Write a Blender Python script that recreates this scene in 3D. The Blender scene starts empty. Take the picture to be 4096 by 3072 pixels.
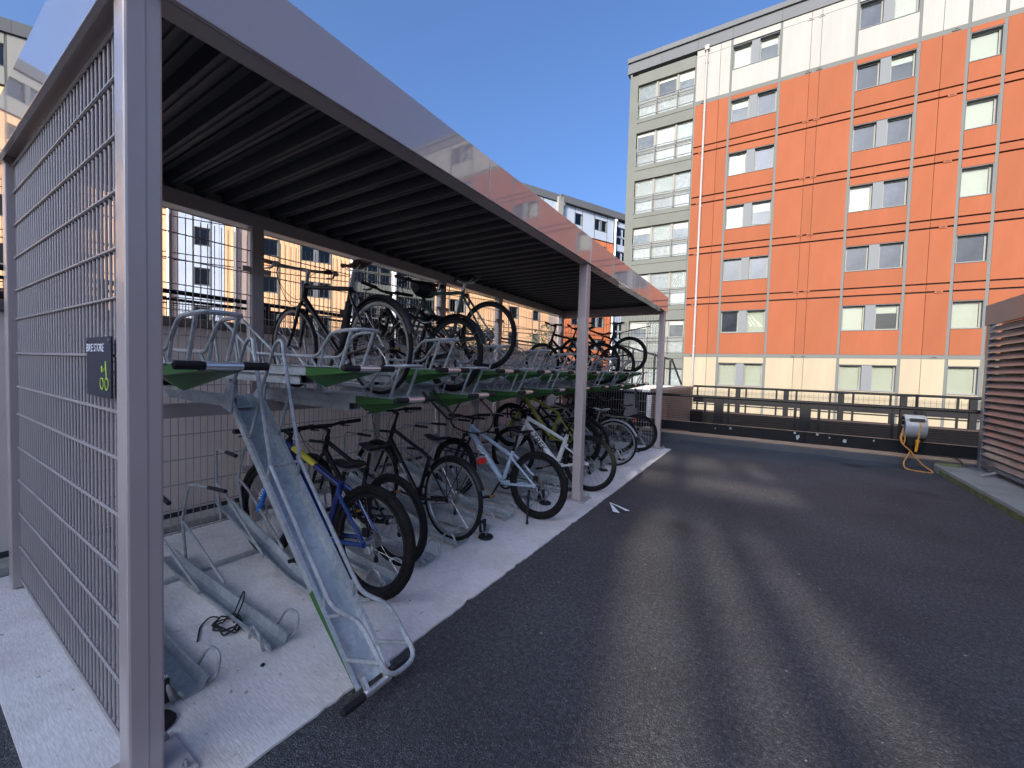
import bpy, bmesh, math, random
from math import sin, cos, pi, radians, sqrt, atan2, tan
from mathutils import Vector, Matrix
random.seed(7)
S = bpy.context.scene
COL = S.collection

# ------------------------------------------------------------------ camera, sky, sun, exposure
CAM_R = Matrix(((0.8435594, 0.5360, 0), (0, 0, 0), (0, 0, 0)))
F_PX, YAW, PITCH, ROLL = 1614.766, radians(32.4095), radians(-2.17901), radians(1.666315)
fwd = Vector((-sin(YAW)*cos(PITCH), cos(YAW)*cos(PITCH), sin(PITCH)))
r0 = Vector((cos(YAW), sin(YAW), 0)); u0 = r0.cross(fwd)
rgt = cos(ROLL)*r0 + sin(ROLL)*u0
upv = -sin(ROLL)*r0 + cos(ROLL)*u0
cam = bpy.data.cameras.new('camera'); cam.sensor_width = 36; cam.lens = 36*F_PX/4096
cam.clip_start = 0.05; cam.clip_end = 2000
co = bpy.data.objects.new('camera', cam); COL.objects.link(co)
M = Matrix((rgt, upv, -fwd)).transposed().to_4x4(); M.translation = (0, 0, 1.5)
co.matrix_world = M
S.camera = co

SUN = Vector((-0.02, -0.9285, 0.3708)).normalized()
SUN_EL = math.asin(SUN.z); SUN_AZ = atan2(SUN.x, SUN.y)
W = bpy.data.worlds.new('World'); S.world = W; W.use_nodes = True
nt = W.node_tree; bg = nt.nodes['Background']
sky = nt.nodes.new('ShaderNodeTexSky'); sky.sky_type = 'NISHITA'; sky.sun_disc = False
sky.sun_elevation = SUN_EL; sky.sun_rotation = SUN_AZ
sky.air_density = 0.8; sky.dust_density = 8.0; sky.ozone_density = 7.2; sky.altitude = 50
nt.links.new(sky.outputs[0], bg.inputs[0]); bg.inputs[1].default_value = 0.15
sl = bpy.data.lights.new('sun', 'SUN'); sl.energy = 2.6; sl.angle = radians(0.53); sl.color = (1, 0.89, 0.74)
so = bpy.data.objects.new('sun', sl); COL.objects.link(so)
so.rotation_euler = SUN.to_track_quat('Z', 'Y').to_euler(); so.location = (0, -20, 30)
S.view_settings.view_transform = 'Standard'; S.view_settings.look = 'None'
S.view_settings.exposure = 1.3; S.view_settings.gamma = 1; S.view_settings.use_curve_mapping = False
S.cycles.max_bounces = 8; S.cycles.glossy_bounces = 4; S.cycles.transparent_max_bounces = 24
S.cycles.use_denoising = True; S.cycles.blur_glossy = 0.5

# ------------------------------------------------------------------ materials
MATS = {}
def mat(name, col, rough=0.5, metal=0.0, var=0.0, vscale=8.0, bump=0.0, bscale=60.0, coat=0.0, spec=0.5, stretch=None, rand=0.0):
    m = bpy.data.materials.new(name); m.use_nodes = True; MATS[name] = m
    t = m.node_tree; b = t.nodes['Principled BSDF']
    b.inputs['Base Color'].default_value = (*col, 1); b.inputs['Roughness'].default_value = rough
    b.inputs['Metallic'].default_value = metal; b.inputs['Coat Weight'].default_value = coat
    b.inputs['Coat Roughness'].default_value = 0.02; b.inputs['Specular IOR Level'].default_value = spec
    if var or bump:
        tc = t.nodes.new('ShaderNodeTexCoord'); mp = t.nodes.new('ShaderNodeMapping')
        t.links.new(tc.outputs['Object'], mp.inputs[0])
        if stretch: mp.inputs['Scale'].default_value = stretch
    if var:
        n = t.nodes.new('ShaderNodeTexNoise'); n.inputs['Scale'].default_value = vscale; n.inputs['Detail'].default_value = 6
        n.inputs['Roughness'].default_value = 0.65
        t.links.new(mp.outputs[0], n.inputs['Vector'])
        mr = t.nodes.new('ShaderNodeMapRange'); mr.inputs[1].default_value = 0.28; mr.inputs[2].default_value = 0.72
        mr.inputs[3].default_value = 1-var; mr.inputs[4].default_value = 1+var
        t.links.new(n.outputs[0], mr.inputs[0])
        mx = t.nodes.new('ShaderNodeMix'); mx.data_type = 'RGBA'; mx.blend_type = 'MULTIPLY'; mx.inputs[0].default_value = 1
        mx.inputs[6].default_value = (*col, 1)
        t.links.new(mr.outputs[0], mx.inputs[7]); t.links.new(mx.outputs[2], b.inputs['Base Color'])
    if rand and var:
        oi = t.nodes.new('ShaderNodeObjectInfo'); m3 = t.nodes.new('ShaderNodeMapRange'); m3.inputs[3].default_value = 1-rand; m3.inputs[4].default_value = 1+rand
        t.links.new(oi.outputs['Random'], m3.inputs[0])
        m4 = t.nodes.new('ShaderNodeMix'); m4.data_type = 'RGBA'; m4.blend_type = 'MULTIPLY'; m4.inputs[0].default_value = 1
        t.links.new(mx.outputs[2], m4.inputs[6]); t.links.new(m3.outputs[0], m4.inputs[7]); t.links.new(m4.outputs[2], b.inputs['Base Color'])
    if bump:
        n2 = t.nodes.new('ShaderNodeTexNoise'); n2.inputs['Scale'].default_value = bscale; n2.inputs['Detail'].default_value = 4
        t.links.new(mp.outputs[0], n2.inputs['Vector'])
        bp = t.nodes.new('ShaderNodeBump'); bp.inputs['Strength'].default_value = bump; bp.inputs['Distance'].default_value = 0.02
        t.links.new(n2.outputs[0], bp.inputs['Height']); t.links.new(bp.outputs[0], b.inputs['Normal'])
    return m

def asphalt_mat():
    m = mat('asphalt', (0.05, 0.05, 0.055), 0.75); t = m.node_tree; b = t.nodes['Principled BSDF']
    N = t.nodes.new; L = t.links.new
    tc = N('ShaderNodeTexCoord')
    v = N('ShaderNodeTexVoronoi'); v.inputs['Scale'].default_value = 170; v.inputs['Randomness'].default_value = 1
    L(tc.outputs['Object'], v.inputs['Vector'])
    n = N('ShaderNodeTexNoise'); n.inputs['Scale'].default_value = 1.1; n.inputs['Detail'].default_value = 7; L(tc.outputs['Object'], n.inputs['Vector'])
    n3 = N('ShaderNodeTexNoise'); n3.inputs['Scale'].default_value = 42; n3.inputs['Detail'].default_value = 5; L(tc.outputs['Object'], n3.inputs['Vector'])
    hs = N('ShaderNodeSeparateColor'); L(v.outputs['Color'], hs.inputs[0])
    r = N('ShaderNodeValToRGB'); L(hs.outputs[0], r.inputs[0])
    r.color_ramp.elements[0].color = (0.038, 0.038, 0.041, 1); r.color_ramp.elements[0].position = 0.15
    r.color_ramp.elements[1].color = (0.080, 0.079, 0.084, 1); r.color_ramp.elements[1].position = 0.86
    e = r.color_ramp.elements.new(0.985); e.color = (0.14, 0.138, 0.138, 1)
    mr = N('ShaderNodeMapRange'); mr.inputs[1].default_value = 0.3; mr.inputs[2].default_value = 0.7; mr.inputs[3].default_value = 0.72; mr.inputs[4].default_value = 1.22
    L(n.outputs[0], mr.inputs[0])
    mr2 = N('ShaderNodeMapRange'); mr2.inputs[1].default_value = 0.3; mr2.inputs[2].default_value = 0.7; mr2.inputs[3].default_value = 0.6; mr2.inputs[4].default_value = 1.35
    L(n3.outputs[0], mr2.inputs[0])
    mm = N('ShaderNodeMath'); mm.operation = 'MULTIPLY'; L(mr.outputs[0], mm.inputs[0]); L(mr2.outputs[0], mm.inputs[1])
    mx = N('ShaderNodeMix'); mx.data_type = 'RGBA'; mx.blend_type = 'MULTIPLY'; mx.inputs[0].default_value = 1
    L(r.outputs[0], mx.inputs[6]); L(mm.outputs[0], mx.inputs[7])
    ms = N('ShaderNodeMapping'); ms.inputs['Scale'].default_value = (9, 1.1, 1); ms.inputs['Rotation'].default_value = (0, 0, 0.5); L(tc.outputs['Object'], ms.inputs[0])
    ns = N('ShaderNodeTexNoise'); ns.inputs['Scale'].default_value = 1.6; ns.inputs['Detail'].default_value = 8; ns.inputs['Roughness'].default_value = 0.75; L(ms.outputs[0], ns.inputs['Vector'])
    rs = N('ShaderNodeMapRange'); rs.inputs[1].default_value = 0.63; rs.inputs[2].default_value = 0.80; rs.inputs[3].default_value = 0; rs.inputs[4].default_value = 0.55; L(ns.outputs[0], rs.inputs[0])
    m5 = N('ShaderNodeMix'); m5.data_type = 'RGBA'; L(rs.outputs[0], m5.inputs[0]); L(mx.outputs[2], m5.inputs[6]); m5.inputs[7].default_value = (0.13, 0.125, 0.12, 1)
    no = N('ShaderNodeTexNoise'); no.inputs['Scale'].default_value = 0.9; no.inputs['Detail'].default_value = 3; mo = N('ShaderNodeMapping'); mo.inputs['Location'].default_value = (11, 4, 0); L(tc.outputs['Object'], mo.inputs[0]); L(mo.outputs[0], no.inputs['Vector'])
    ro = N('ShaderNodeMapRange'); ro.inputs[1].default_value = 0.66; ro.inputs[2].default_value = 0.74; ro.inputs[3].default_value = 0; ro.inputs[4].default_value = 0.6; L(no.outputs[0], ro.inputs[0])
    m6 = N('ShaderNodeMix'); m6.data_type = 'RGBA'; L(ro.outputs[0], m6.inputs[0]); L(m5.outputs[2], m6.inputs[6]); m6.inputs[7].default_value = (0.026, 0.025, 0.026, 1)
    L(m6.outputs[2], b.inputs['Base Color'])
    bp = N('ShaderNodeBump'); bp.inputs['Strength'].default_value = 0.9; bp.inputs['Distance'].default_value = 0.006; bp.invert = True
    L(v.outputs['Distance'], bp.inputs['Height']); L(bp.outputs[0], b.inputs['Normal'])
    return m

def concrete_mat(name, col, stain):
    m = mat(name, col, 0.85); t = m.node_tree; b = t.nodes['Principled BSDF']
    N = t.nodes.new; L = t.links.new
    tc = N('ShaderNodeTexCoord')
    n = N('ShaderNodeTexNoise'); n.inputs['Scale'].default_value = 2.2; n.inputs['Detail'].default_value = 9; n.inputs['Roughness'].default_value = 0.7; L(tc.outputs['Object'], n.inputs['Vector'])
    mp = N('ShaderNodeMapping'); mp.inputs['Scale'].default_value = (24, 150, 60); mp.inputs['Rotation'].default_value = (0, 0, 0.5); L(tc.outputs['Object'], mp.inputs[0])
    n2 = N('ShaderNodeTexNoise'); n2.inputs['Scale'].default_value = 1; n2.inputs['Detail'].default_value = 6; L(mp.outputs[0], n2.inputs['Vector'])
    r = N('ShaderNodeValToRGB'); L(n.outputs[0], r.inputs[0])
    r.color_ramp.elements[0].position = 0.3; r.color_ramp.elements[0].color = (*stain, 1)
    r.color_ramp.elements[1].position = 0.55; r.color_ramp.elements[1].color = (*col, 1)
    mr = N('ShaderNodeMapRange'); mr.inputs[1].default_value = 0.3; mr.inputs[2].default_value = 0.7; mr.inputs[3].default_value = 0.86; mr.inputs[4].default_value = 1.1
    L(n2.outputs[0], mr.inputs[0])
    mx = N('ShaderNodeMix'); mx.data_type = 'RGBA'; mx.blend_type = 'MULTIPLY'; mx.inputs[0].default_value = 1
    L(r.outputs[0], mx.inputs[6]); L(mr.outputs[0], mx.inputs[7])
    v = N('ShaderNodeTexNoise'); v.inputs['Scale'].default_value = 26; v.inputs['Detail'].default_value = 3; L(tc.outputs['Object'], v.inputs['Vector'])
    r2 = N('ShaderNodeValToRGB'); L(v.outputs[0], r2.inputs[0]); r2.color_ramp.elements[0].position = 0.24; r2.color_ramp.elements[0].color = (0.45, 0.42, 0.4, 1)
    r2.color_ramp.elements[1].position = 0.31; r2.color_ramp.elements[1].color = (1, 1, 1, 1)
    mx2 = N('ShaderNodeMix'); mx2.data_type = 'RGBA'; mx2.blend_type = 'MULTIPLY'; mx2.inputs[0].default_value = 1
    L(mx.outputs[2], mx2.inputs[6]); L(r2.outputs[0], mx2.inputs[7])
    ru = N('ShaderNodeTexNoise'); ru.inputs['Scale'].default_value = 1.7; ru.inputs['Detail'].default_value = 6; ru.inputs['Roughness'].default_value = 0.6
    mo = N('ShaderNodeMapping'); mo.inputs['Location'].default_value = (3.1, 7.7, 0); L(tc.outputs['Object'], mo.inputs[0]); L(mo.outputs[0], ru.inputs['Vector'])
    rr_ = N('ShaderNodeMapRange'); rr_.inputs[1].default_value = 0.64; rr_.inputs[2].default_value = 0.76; rr_.inputs[3].default_value = 0; rr_.inputs[4].default_value = 0.75; L(ru.outputs[0], rr_.inputs[0])
    mx3 = N('ShaderNodeMix'); mx3.data_type = 'RGBA'; L(rr_.outputs[0], mx3.inputs[0]); L(mx2.outputs[2], mx3.inputs[6]); mx3.inputs[7].default_value = (col[0]*0.62, col[1]*0.50, col[2]*0.40, 1)
    L(mx3.outputs[2], b.inputs['Base Color'])
    bp = N('ShaderNodeBump'); bp.inputs['Strength'].default_value = 0.35; bp.inputs['Distance'].default_value = 0.005
    L(n2.outputs[0], bp.inputs['Height']); L(bp.outputs[0], b.inputs['Normal'])
    return m

def galv_mat(name, lo, hi, rough):
    m = mat(name, lo, rough, 0.3); t = m.node_tree; b = t.nodes['Principled BSDF']
    N = t.nodes.new; L = t.links.new
    tc = N('ShaderNodeTexCoord'); v = N('ShaderNodeTexVoronoi'); v.inputs['Scale'].default_value = 45; L(tc.outputs['Object'], v.inputs['Vector'])
    n = N('ShaderNodeTexNoise'); n.inputs['Scale'].default_value = 5; n.inputs['Detail'].default_value = 8; L(tc.outputs['Object'], n.inputs['Vector'])
    hs = N('ShaderNodeSeparateColor'); L(v.outputs['Color'], hs.inputs[0])
    ad = N('ShaderNodeMath'); ad.operation = 'MULTIPLY_ADD'; ad.inputs[1].default_value = 0.35; L(hs.outputs[0], ad.inputs[0]); L(n.outputs[0], ad.inputs[2])
    r = N('ShaderNodeValToRGB'); L(ad.outputs[0], r.inputs[0]); r.color_ramp.elements[0].position = 0.4; r.color_ramp.elements[1].position = 0.95
    r.color_ramp.elements[0].color = (*lo, 1); r.color_ramp.elements[1].color = (*hi, 1); L(r.outputs[0], b.inputs['Base Color'])
    return m

def board_mat(name, col, pitch, depth=0.10):
    m = mat(name, col, 0.6); t = m.node_tree; b = t.nodes['Principled BSDF']; b.inputs['Specular IOR Level'].default_value = 0.1
    N = t.nodes.new; L = t.links.new
    tc = N('ShaderNodeTexCoord'); sx = N('ShaderNodeSeparateXYZ'); L(tc.outputs['Object'], sx.inputs[0])
    md = N('ShaderNodeMath'); md.operation = 'PINGPONG'; md.inputs[1].default_value = pitch/2; L(sx.outputs[0], md.inputs[0])
    mr = N('ShaderNodeMapRange'); mr.inputs[1].default_value = 0; mr.inputs[2].default_value = 0.03; mr.inputs[3].default_value = 0; mr.inputs[4].default_value = 1; L(md.outputs[0], mr.inputs[0])
    n = N('ShaderNodeTexNoise'); n.inputs['Scale'].default_value = 0.8; n.inputs['Detail'].default_value = 5; L(tc.outputs['Object'], n.inputs['Vector'])
    r = N('ShaderNodeValToRGB'); L(n.outputs[0], r.inputs[0]); r.color_ramp.elements[0].position = 0.3; r.color_ramp.elements[1].position = 0.7
    r.color_ramp.elements[0].color = (*[c*0.88 for c in col], 1); r.color_ramp.elements[1].color = (*[min(1, c*1.06) for c in col], 1)
    mx = N('ShaderNodeMix'); mx.data_type = 'RGBA'; L(mr.outputs[0], mx.inputs[0]); mx.inputs[6].default_value = (*[c*0.45 for c in col], 1); L(r.outputs[0], mx.inputs[7])
    L(mx.outputs[2], b.inputs['Base Color'])
    bp = N('ShaderNodeBump'); bp.inputs['Strength'].default_value = 0.6; bp.inputs['Distance'].default_value = 0.02; L(mr.outputs[0], bp.inputs['Height']); L(bp.outputs[0], b.inputs['Normal'])
    return m

def glass_mat(name, tint, rough=0.0, ior=1.5, boost=1.0, smudge=0.0, tr=0.75):
    m = bpy.data.materials.new(name); m.use_nodes = True; MATS[name] = m
    t = m.node_tree; t.nodes.clear(); N = t.nodes.new; L = t.links.new
    out = N('ShaderNodeOutputMaterial'); g = N('ShaderNodeBsdfGlossy'); g.inputs['Roughness'].default_value = rough
    tb = N('ShaderNodeBsdfTransparent'); tb.inputs[0].default_value = (*[c*tr for c in tint], 1)
    fr = N('ShaderNodeFresnel'); fr.inputs[0].default_value = ior
    mu = N('ShaderNodeMath'); mu.operation = 'MULTIPLY'; mu.use_clamp = True; mu.inputs[1].default_value = boost; L(fr.outputs[0], mu.inputs[0])
    mx = N('ShaderNodeMixShader'); L(mu.outputs[0], mx.inputs[0]); L(tb.outputs[0], mx.inputs[1]); L(g.outputs[0], mx.inputs[2])
    tc = N('ShaderNodeTexCoord'); n = N('ShaderNodeTexNoise'); n.inputs['Scale'].default_value = 0.9; n.inputs['Detail'].default_value = 1; L(tc.outputs['Object'], n.inputs['Vector'])
    bp = N('ShaderNodeBump'); bp.inputs['Strength'].default_value = 0.03; bp.inputs['Distance'].default_value = 0.03; L(n.outputs[0], bp.inputs['Height']); L(bp.outputs[0], g.inputs['Normal'])
    last = mx
    if smudge:
        d = N('ShaderNodeBsdfDiffuse'); d.inputs[0].default_value = (0.6, 0.63, 0.6, 1)
        n2 = N('ShaderNodeTexNoise'); n2.inputs['Scale'].default_value = 3; n2.inputs['Detail'].default_value = 5; n2.inputs['Roughness'].default_value = 0.75; L(tc.outputs['Object'], n2.inputs['Vector'])
        r = N('ShaderNodeMapRange'); r.inputs[1].default_value = 0.42; r.inputs[2].default_value = 0.72; r.inputs[3].default_value = smudge*0.6; r.inputs[4].default_value = smudge; L(n2.outputs[0], r.inputs[0])
        m2 = N('ShaderNodeMixShader'); L(r.outputs[0], m2.inputs[0]); L(mx.outputs[0], m2.inputs[1]); L(d.outputs[0], m2.inputs[2]); last = m2
    L(last.outputs[0], out.inputs[0])
    return m

asphalt_mat()
concrete_mat('slab_concrete', (0.70, 0.655, 0.625), (0.56, 0.51, 0.475))
concrete_mat('kerb_concrete', (0.33, 0.32, 0.29), (0.22, 0.22, 0.16))
mat('mossy', (0.16, 0.17, 0.06), 0.9, var=0.5, vscale=9)
galv_mat('galv', (0.30, 0.325, 0.34), (0.48, 0.50, 0.51), 0.42)
galv_mat('galv_tube', (0.25, 0.265, 0.275), (0.42, 0.43, 0.44), 0.4)
mat('alu', (0.75, 0.72, 0.70), 0.3, 0.8, var=0.1)
mat('powder', (0.405, 0.340, 0.325), 0.32, 0, var=0.05, vscale=3, coat=0.35)
mat('fascia', (0.430, 0.350, 0.330), 0.10, 0, var=0.04, vscale=2, bump=0.05, bscale=1.3, coat=1.0, spec=0.6); MATS['fascia'].node_tree.nodes['Principled BSDF'].inputs['Coat IOR'].default_value = 1.75
mat('wire', (0.310, 0.275, 0.270), 0.4, 0)
mat('deck', (0.055, 0.055, 0.06), 0.5, 0.0, var=0.12, vscale=4)
mat('green', (0.036, 0.120, 0.026), 0.35, var=0.08, vscale=5)
mat('rubber', (0.014, 0.0135, 0.014), 0.65, spec=0.3, var=0.15, vscale=20)
mat('tyre', (0.011, 0.011, 0.011), 0.85, spec=0.15, var=0.25, vscale=25, bump=0.4, bscale=120)
mat('tyre_mud', (0.014, 0.012, 0.011), 0.9, spec=0.12, var=0.5, vscale=14, bump=0.5, bscale=90)
mat('black_gloss', (0.009, 0.009, 0.010), 0.3, spec=0.3, coat=0.12)
mat('black_satin', (0.011, 0.011, 0.012), 0.5, spec=0.25, var=0.3, vscale=30)
mat('brown_leather', (0.085, 0.03, 0.018), 0.45, var=0.2)
mat('steel', (0.45, 0.45, 0.46), 0.28, 0.9)
mat('dull_steel', (0.28, 0.27, 0.26), 0.4, 0.8, var=0.2, vscale=30)
mat('rim_silver', (0.42, 0.42, 0.43), 0.35, 0.8)
mat('spoke', (0.35, 0.35, 0.36), 0.3, 0.9)
mat('blue_dark', (0.012, 0.02, 0.11), 0.22, coat=0.5)
mat('blue_bright', (0.03, 0.16, 0.55), 0.25, coat=0.4)
mat('blue_mid', (0.012, 0.045, 0.190), 0.25, coat=0.4)
mat('yellow', (0.55, 0.44, 0.03), 0.4)
mat('teal', (0.03, 0.075, 0.062), 0.3, coat=0.3)
mat('ice_blue', (0.36, 0.43, 0.53), 0.3, coat=0.4)
mat('white_paint', (0.72, 0.71, 0.70), 0.3, coat=0.4)
mat('lime', (0.26, 0.28, 0.03), 0.35, coat=0.2)
mat('red', (0.55, 0.02, 0.015), 0.3)
mat('amber', (0.62, 0.28, 0.02), 0.3)
mat('silver_paint', (0.30, 0.32, 0.34), 0.35, 0.4)
mat('wicker', (0.075, 0.035, 0.018), 0.7, var=0.5, vscale=60, bump=0.6, bscale=80)
mat('print_white', (0.75, 0.75, 0.76), 0.5)
mat('print_black', (0.01, 0.01, 0.01), 0.5)
mat('print_lime', (0.42, 0.55, 0.08), 0.5)
mat('sign_navy', (0.016, 0.018, 0.032), 0.45)
mat('paper', (0.85, 0.85, 0.88), 0.7)
mat('cable', (0.014, 0.013, 0.013), 0.5)
mat('clad_orange', (0.225, 0.074, 0.037), 0.85, spec=0.08, rand=0.05, var=0.09, vscale=0.9, stretch=(1.4, 1.4, 0.3))
mat('clad_white', (0.275, 0.268, 0.243), 0.85, spec=0.08, rand=0.03, var=0.07, vscale=0.9, stretch=(2.2, 2.2, 0.25))
mat('clad_cream', (0.295, 0.250, 0.175), 0.85, spec=0.08, rand=0.03, var=0.07, vscale=0.9, stretch=(2.2, 2.2, 0.25))
mat('clad_grey', (0.120, 0.125, 0.118), 0.85, spec=0.08, var=0.05, vscale=1)
mat('bay_grey', (0.125, 0.130, 0.115), 0.85, spec=0.08, rand=0.04, var=0.07, vscale=1.2)
mat('roof_trim', (0.115, 0.120, 0.125), 0.8, spec=0.08, rand=0.05, var=0.05, vscale=1)
mat('frame_light', (0.220, 0.220, 0.195), 0.8, spec=0.08)
mat('frame_grey', (0.150, 0.160, 0.165), 0.8, spec=0.08)
mat('frame_dark', (0.040, 0.044, 0.050), 0.7, spec=0.1)
mat('joint_dark', (0.060, 0.045, 0.045), 0.9, spec=0.05)
mat('interior', (0.022, 0.022, 0.025), 0.9, spec=0.1, var=0.2, vscale=0.5)
mat('blind', (0.400, 0.400, 0.345), 0.9, spec=0.05, var=0.03, vscale=1)
mat('pipe_white', (0.300, 0.280, 0.265), 0.8, spec=0.08)
mat('pipe_bright', (0.85, 0.84, 0.80), 0.35)
board_mat('clad_peach', (0.84, 0.49, 0.265), 0.30)
board_mat('clad_orange_board', (0.62, 0.19, 0.08), 0.38)
board_mat('clad_bluegrey', (0.50, 0.55, 0.64), 0.40)
mat('clad_brown', (0.400, 0.300, 0.260), 0.85, spec=0.08, var=0.05, vscale=1)
mat('clad_slate', (0.400, 0.450, 0.520), 0.8, spec=0.1, var=0.05, vscale=0.8)
mat('render_beige', (0.780, 0.655, 0.575), 0.9, var=0.12, vscale=1.5, bump=0.15, bscale=50)
mat('coping', (0.13, 0.11, 0.095), 0.85, var=0.3, vscale=3)
mat('band_dark', (0.05, 0.055, 0.062), 0.7, var=0.2)
mat('fence_black', (0.012, 0.012, 0.014), 0.5, spec=0.12, var=0.2, vscale=6)
mat('timber', (0.270, 0.190, 0.135), 0.6, var=0.2, vscale=3, stretch=(0.3, 6, 6))
mat('upstand', (0.040, 0.045, 0.054), 0.55, var=0.25, vscale=1.6)
mat('brown_wall', (0.30, 0.19, 0.135), 0.8, var=0.2, vscale=4)
mat('peel', (0.350, 0.350, 0.360), 0.8)
mat('spandrel', (0.008, 0.008, 0.009), 0.8, spec=0.03, var=0.2)  # near black stands in for the shadow on the far parapet
mat('louvre', (0.195, 0.188, 0.188), 0.3, 0.25, var=0.07, vscale=2, coat=0.25)
mat('screen_cap', (0.150, 0.128, 0.128), 0.35, 0, var=0.04, coat=0.3)
mat('hose_orange', (0.50, 0.22, 0.045), 0.5)
mat('reel_grey', (0.27, 0.28, 0.29), 0.45, var=0.08)
mat('soil', (0.075, 0.045, 0.03), 0.95, var=0.5, vscale=12)
mat('leaf', (0.075, 0.095, 0.025), 0.6, var=0.4, vscale=3)
mat('leaf_dead', (0.11, 0.045, 0.02), 0.8, var=0.4, vscale=9)
mat('bark', (0.11, 0.09, 0.075), 0.9, var=0.3)
mat('render_far', (0.42, 0.40, 0.38), 0.8, var=0.1, vscale=0.5)
mat('ground_far', (0.12, 0.115, 0.11), 0.9, var=0.2, vscale=0.6)
mat('iron', (0.012, 0.012, 0.014), 0.6)
glass_mat('glass', (0.93, 0.95, 0.93), boost=0.55, tr=0.92)
glass_mat('glass_blue', (0.55, 0.68, 0.82), boost=0.9, tr=0.6)
mat('glass_dark', (0.030, 0.034, 0.042), 0.03, var=0.6, vscale=1.1, spec=0.35, rand=0.45)
MATS['glass_dark'].node_tree.nodes['Principled BSDF'].inputs['Roughness'].default_value = 0.0
mat('glass_obscure', (0.20, 0.225, 0.215), 0.0, var=0.35, vscale=5, spec=0.3, rand=0.5)
mat('glass_clear', (0.055, 0.065, 0.07), 0.0, var=0.6, vscale=2.5, spec=0.3, rand=0.5)
glass_mat('glass_bay', (0.82, 0.88, 0.86), rough=0.0, boost=0.4, smudge=0.28)

# ------------------------------------------------------------------ geometry helpers
class MB:
    def __init__(s): s.v = []; s.f = []
    def box(s, x0, y0, z0, x1, y1, z1):
        i = len(s.v)
        s.v += [(x0,y0,z0),(x1,y0,z0),(x1,y1,z0),(x0,y1,z0),(x0,y0,z1),(x1,y0,z1),(x1,y1,z1),(x0,y1,z1)]
        s.f += [(i,i+3,i+2,i+1),(i+4,i+5,i+6,i+7),(i,i+1,i+5,i+4),(i+1,i+2,i+6,i+5),(i+2,i+3,i+7,i+6),(i+3,i,i+4,i+7)]
        return s
    def poly(s, pts):
        i = len(s.v); s.v += [tuple(p) for p in pts]; s.f.append(tuple(range(i, i+len(pts)))); return s
    def extrude(s, pts, d):
        d = Vector(d); i = len(s.v); n = len(pts)
        s.v += [tuple(p) for p in pts] + [tuple(Vector(p)+d) for p in pts]
        s.f.append(tuple(range(i+n-1, i-1, -1))); s.f.append(tuple(range(i+n, i+2*n)))
        for k in range(n): s.f.append((i+k, i+(k+1) % n, i+n+(k+1) % n, i+n+k))
        return s
    def tube(s, pts, r, n=8, closed=False, caps=True):
        P = [Vector(p) for p in pts]; m = len(P); i0 = len(s.v)
        R = r if isinstance(r, (list, tuple)) else [r]*m
        ref = None
        for k in range(m):
            if closed: d = P[(k+1) % m]-P[k-1]
            else: d = P[min(k+1, m-1)]-P[max(k-1, 0)]
            d.normalize()
            if ref is None:
                ref = Vector((0, 0, 1)) if abs(d.z) < 0.9 else Vector((1, 0, 0))
            a = (ref - d*ref.dot(d))
            if a.length < 1e-4: a = d.orthogonal()
            a.normalize(); ref = a; b = d.cross(a)
            for j in range(n):
                t = 2*pi*j/n; s.v.append(tuple(P[k]+(a*cos(t)+b*sin(t))*R[k]))
        for k in range(m if closed else m-1):
            for j in range(n):
                A = i0+k*n; B = i0+((k+1) % m)*n
                s.f.append((A+j, A+(j+1) % n, B+(j+1) % n, B+j))
        if caps and not closed:
            s.f.append(tuple(range(i0+n-1, i0-1, -1))); s.f.append(tuple(range(i0+(m-1)*n, i0+m*n)))
        return s
    def lathe(s, prof, c, axis='y', n=28, closed=True):
        """prof: list of (radius, offset along axis), a closed ring profile by default"""
        i0 = len(s.v); m = len(prof); c = Vector(c)
        for k in range(n):
            t = 2*pi*k/n
            for (r, o) in prof:
                if axis == 'y': p = (r*cos(t), o, r*sin(t))
                elif axis == 'x': p = (o, r*cos(t), r*sin(t))
                else: p = (r*cos(t), r*sin(t), o)
                s.v.append(tuple(c+Vector(p)))
        for k in range(n):
            A = i0+k*m; B = i0+((k+1) % n)*m
            for j in range(m if closed else m-1):
                s.f.append((A+j, A+(j+1) % m, B+(j+1) % m, B+j))
        return s
    def loft(s, rings, cap=True):
        i0 = len(s.v); n = len(rings[0])
        for r in rings: s.v += [tuple(p) for p in r]
        for k in range(len(rings)-1):
            for j in range(n):
                A = i0+k*n; B = A+n
                s.f.append((A+j, A+(j+1) % n, B+(j+1) % n, B+j))
        if cap: s.f.append(tuple(range(i0+n-1, i0-1, -1))); s.f.append(tuple(range(i0+(len(rings)-1)*n, i0+len(rings)*n)))
        return s
    def mesh(s, name, m, smooth=False):
        me = bpy.data.meshes.new(name); me.from_pydata(s.v, [], s.f); me.update()
        bm = bmesh.new(); bm.from_mesh(me); bmesh.ops.recalc_face_normals(bm, faces=bm.faces)
        if smooth:
            for f in bm.faces: f.smooth = True
            for e in bm.edges:
                if len(e.link_faces) == 2 and e.calc_face_angle(0) > 0.75: e.smooth = False
        bm.to_mesh(me); bm.free()
        me.materials.append(MATS[m]); return me
    def build(s, name, m, parent=None, smooth=False, bevel=0, **k):
        o = bpy.data.objects.new(name, s.mesh(name, m, smooth)); COL.objects.link(o)
        if parent: o.parent = parent
        if bevel:
            b = o.modifiers.new('bevel', 'BEVEL'); b.width = bevel; b.segments = 2; b.limit_method = 'ANGLE'
        tag(o, **k); return o

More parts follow.
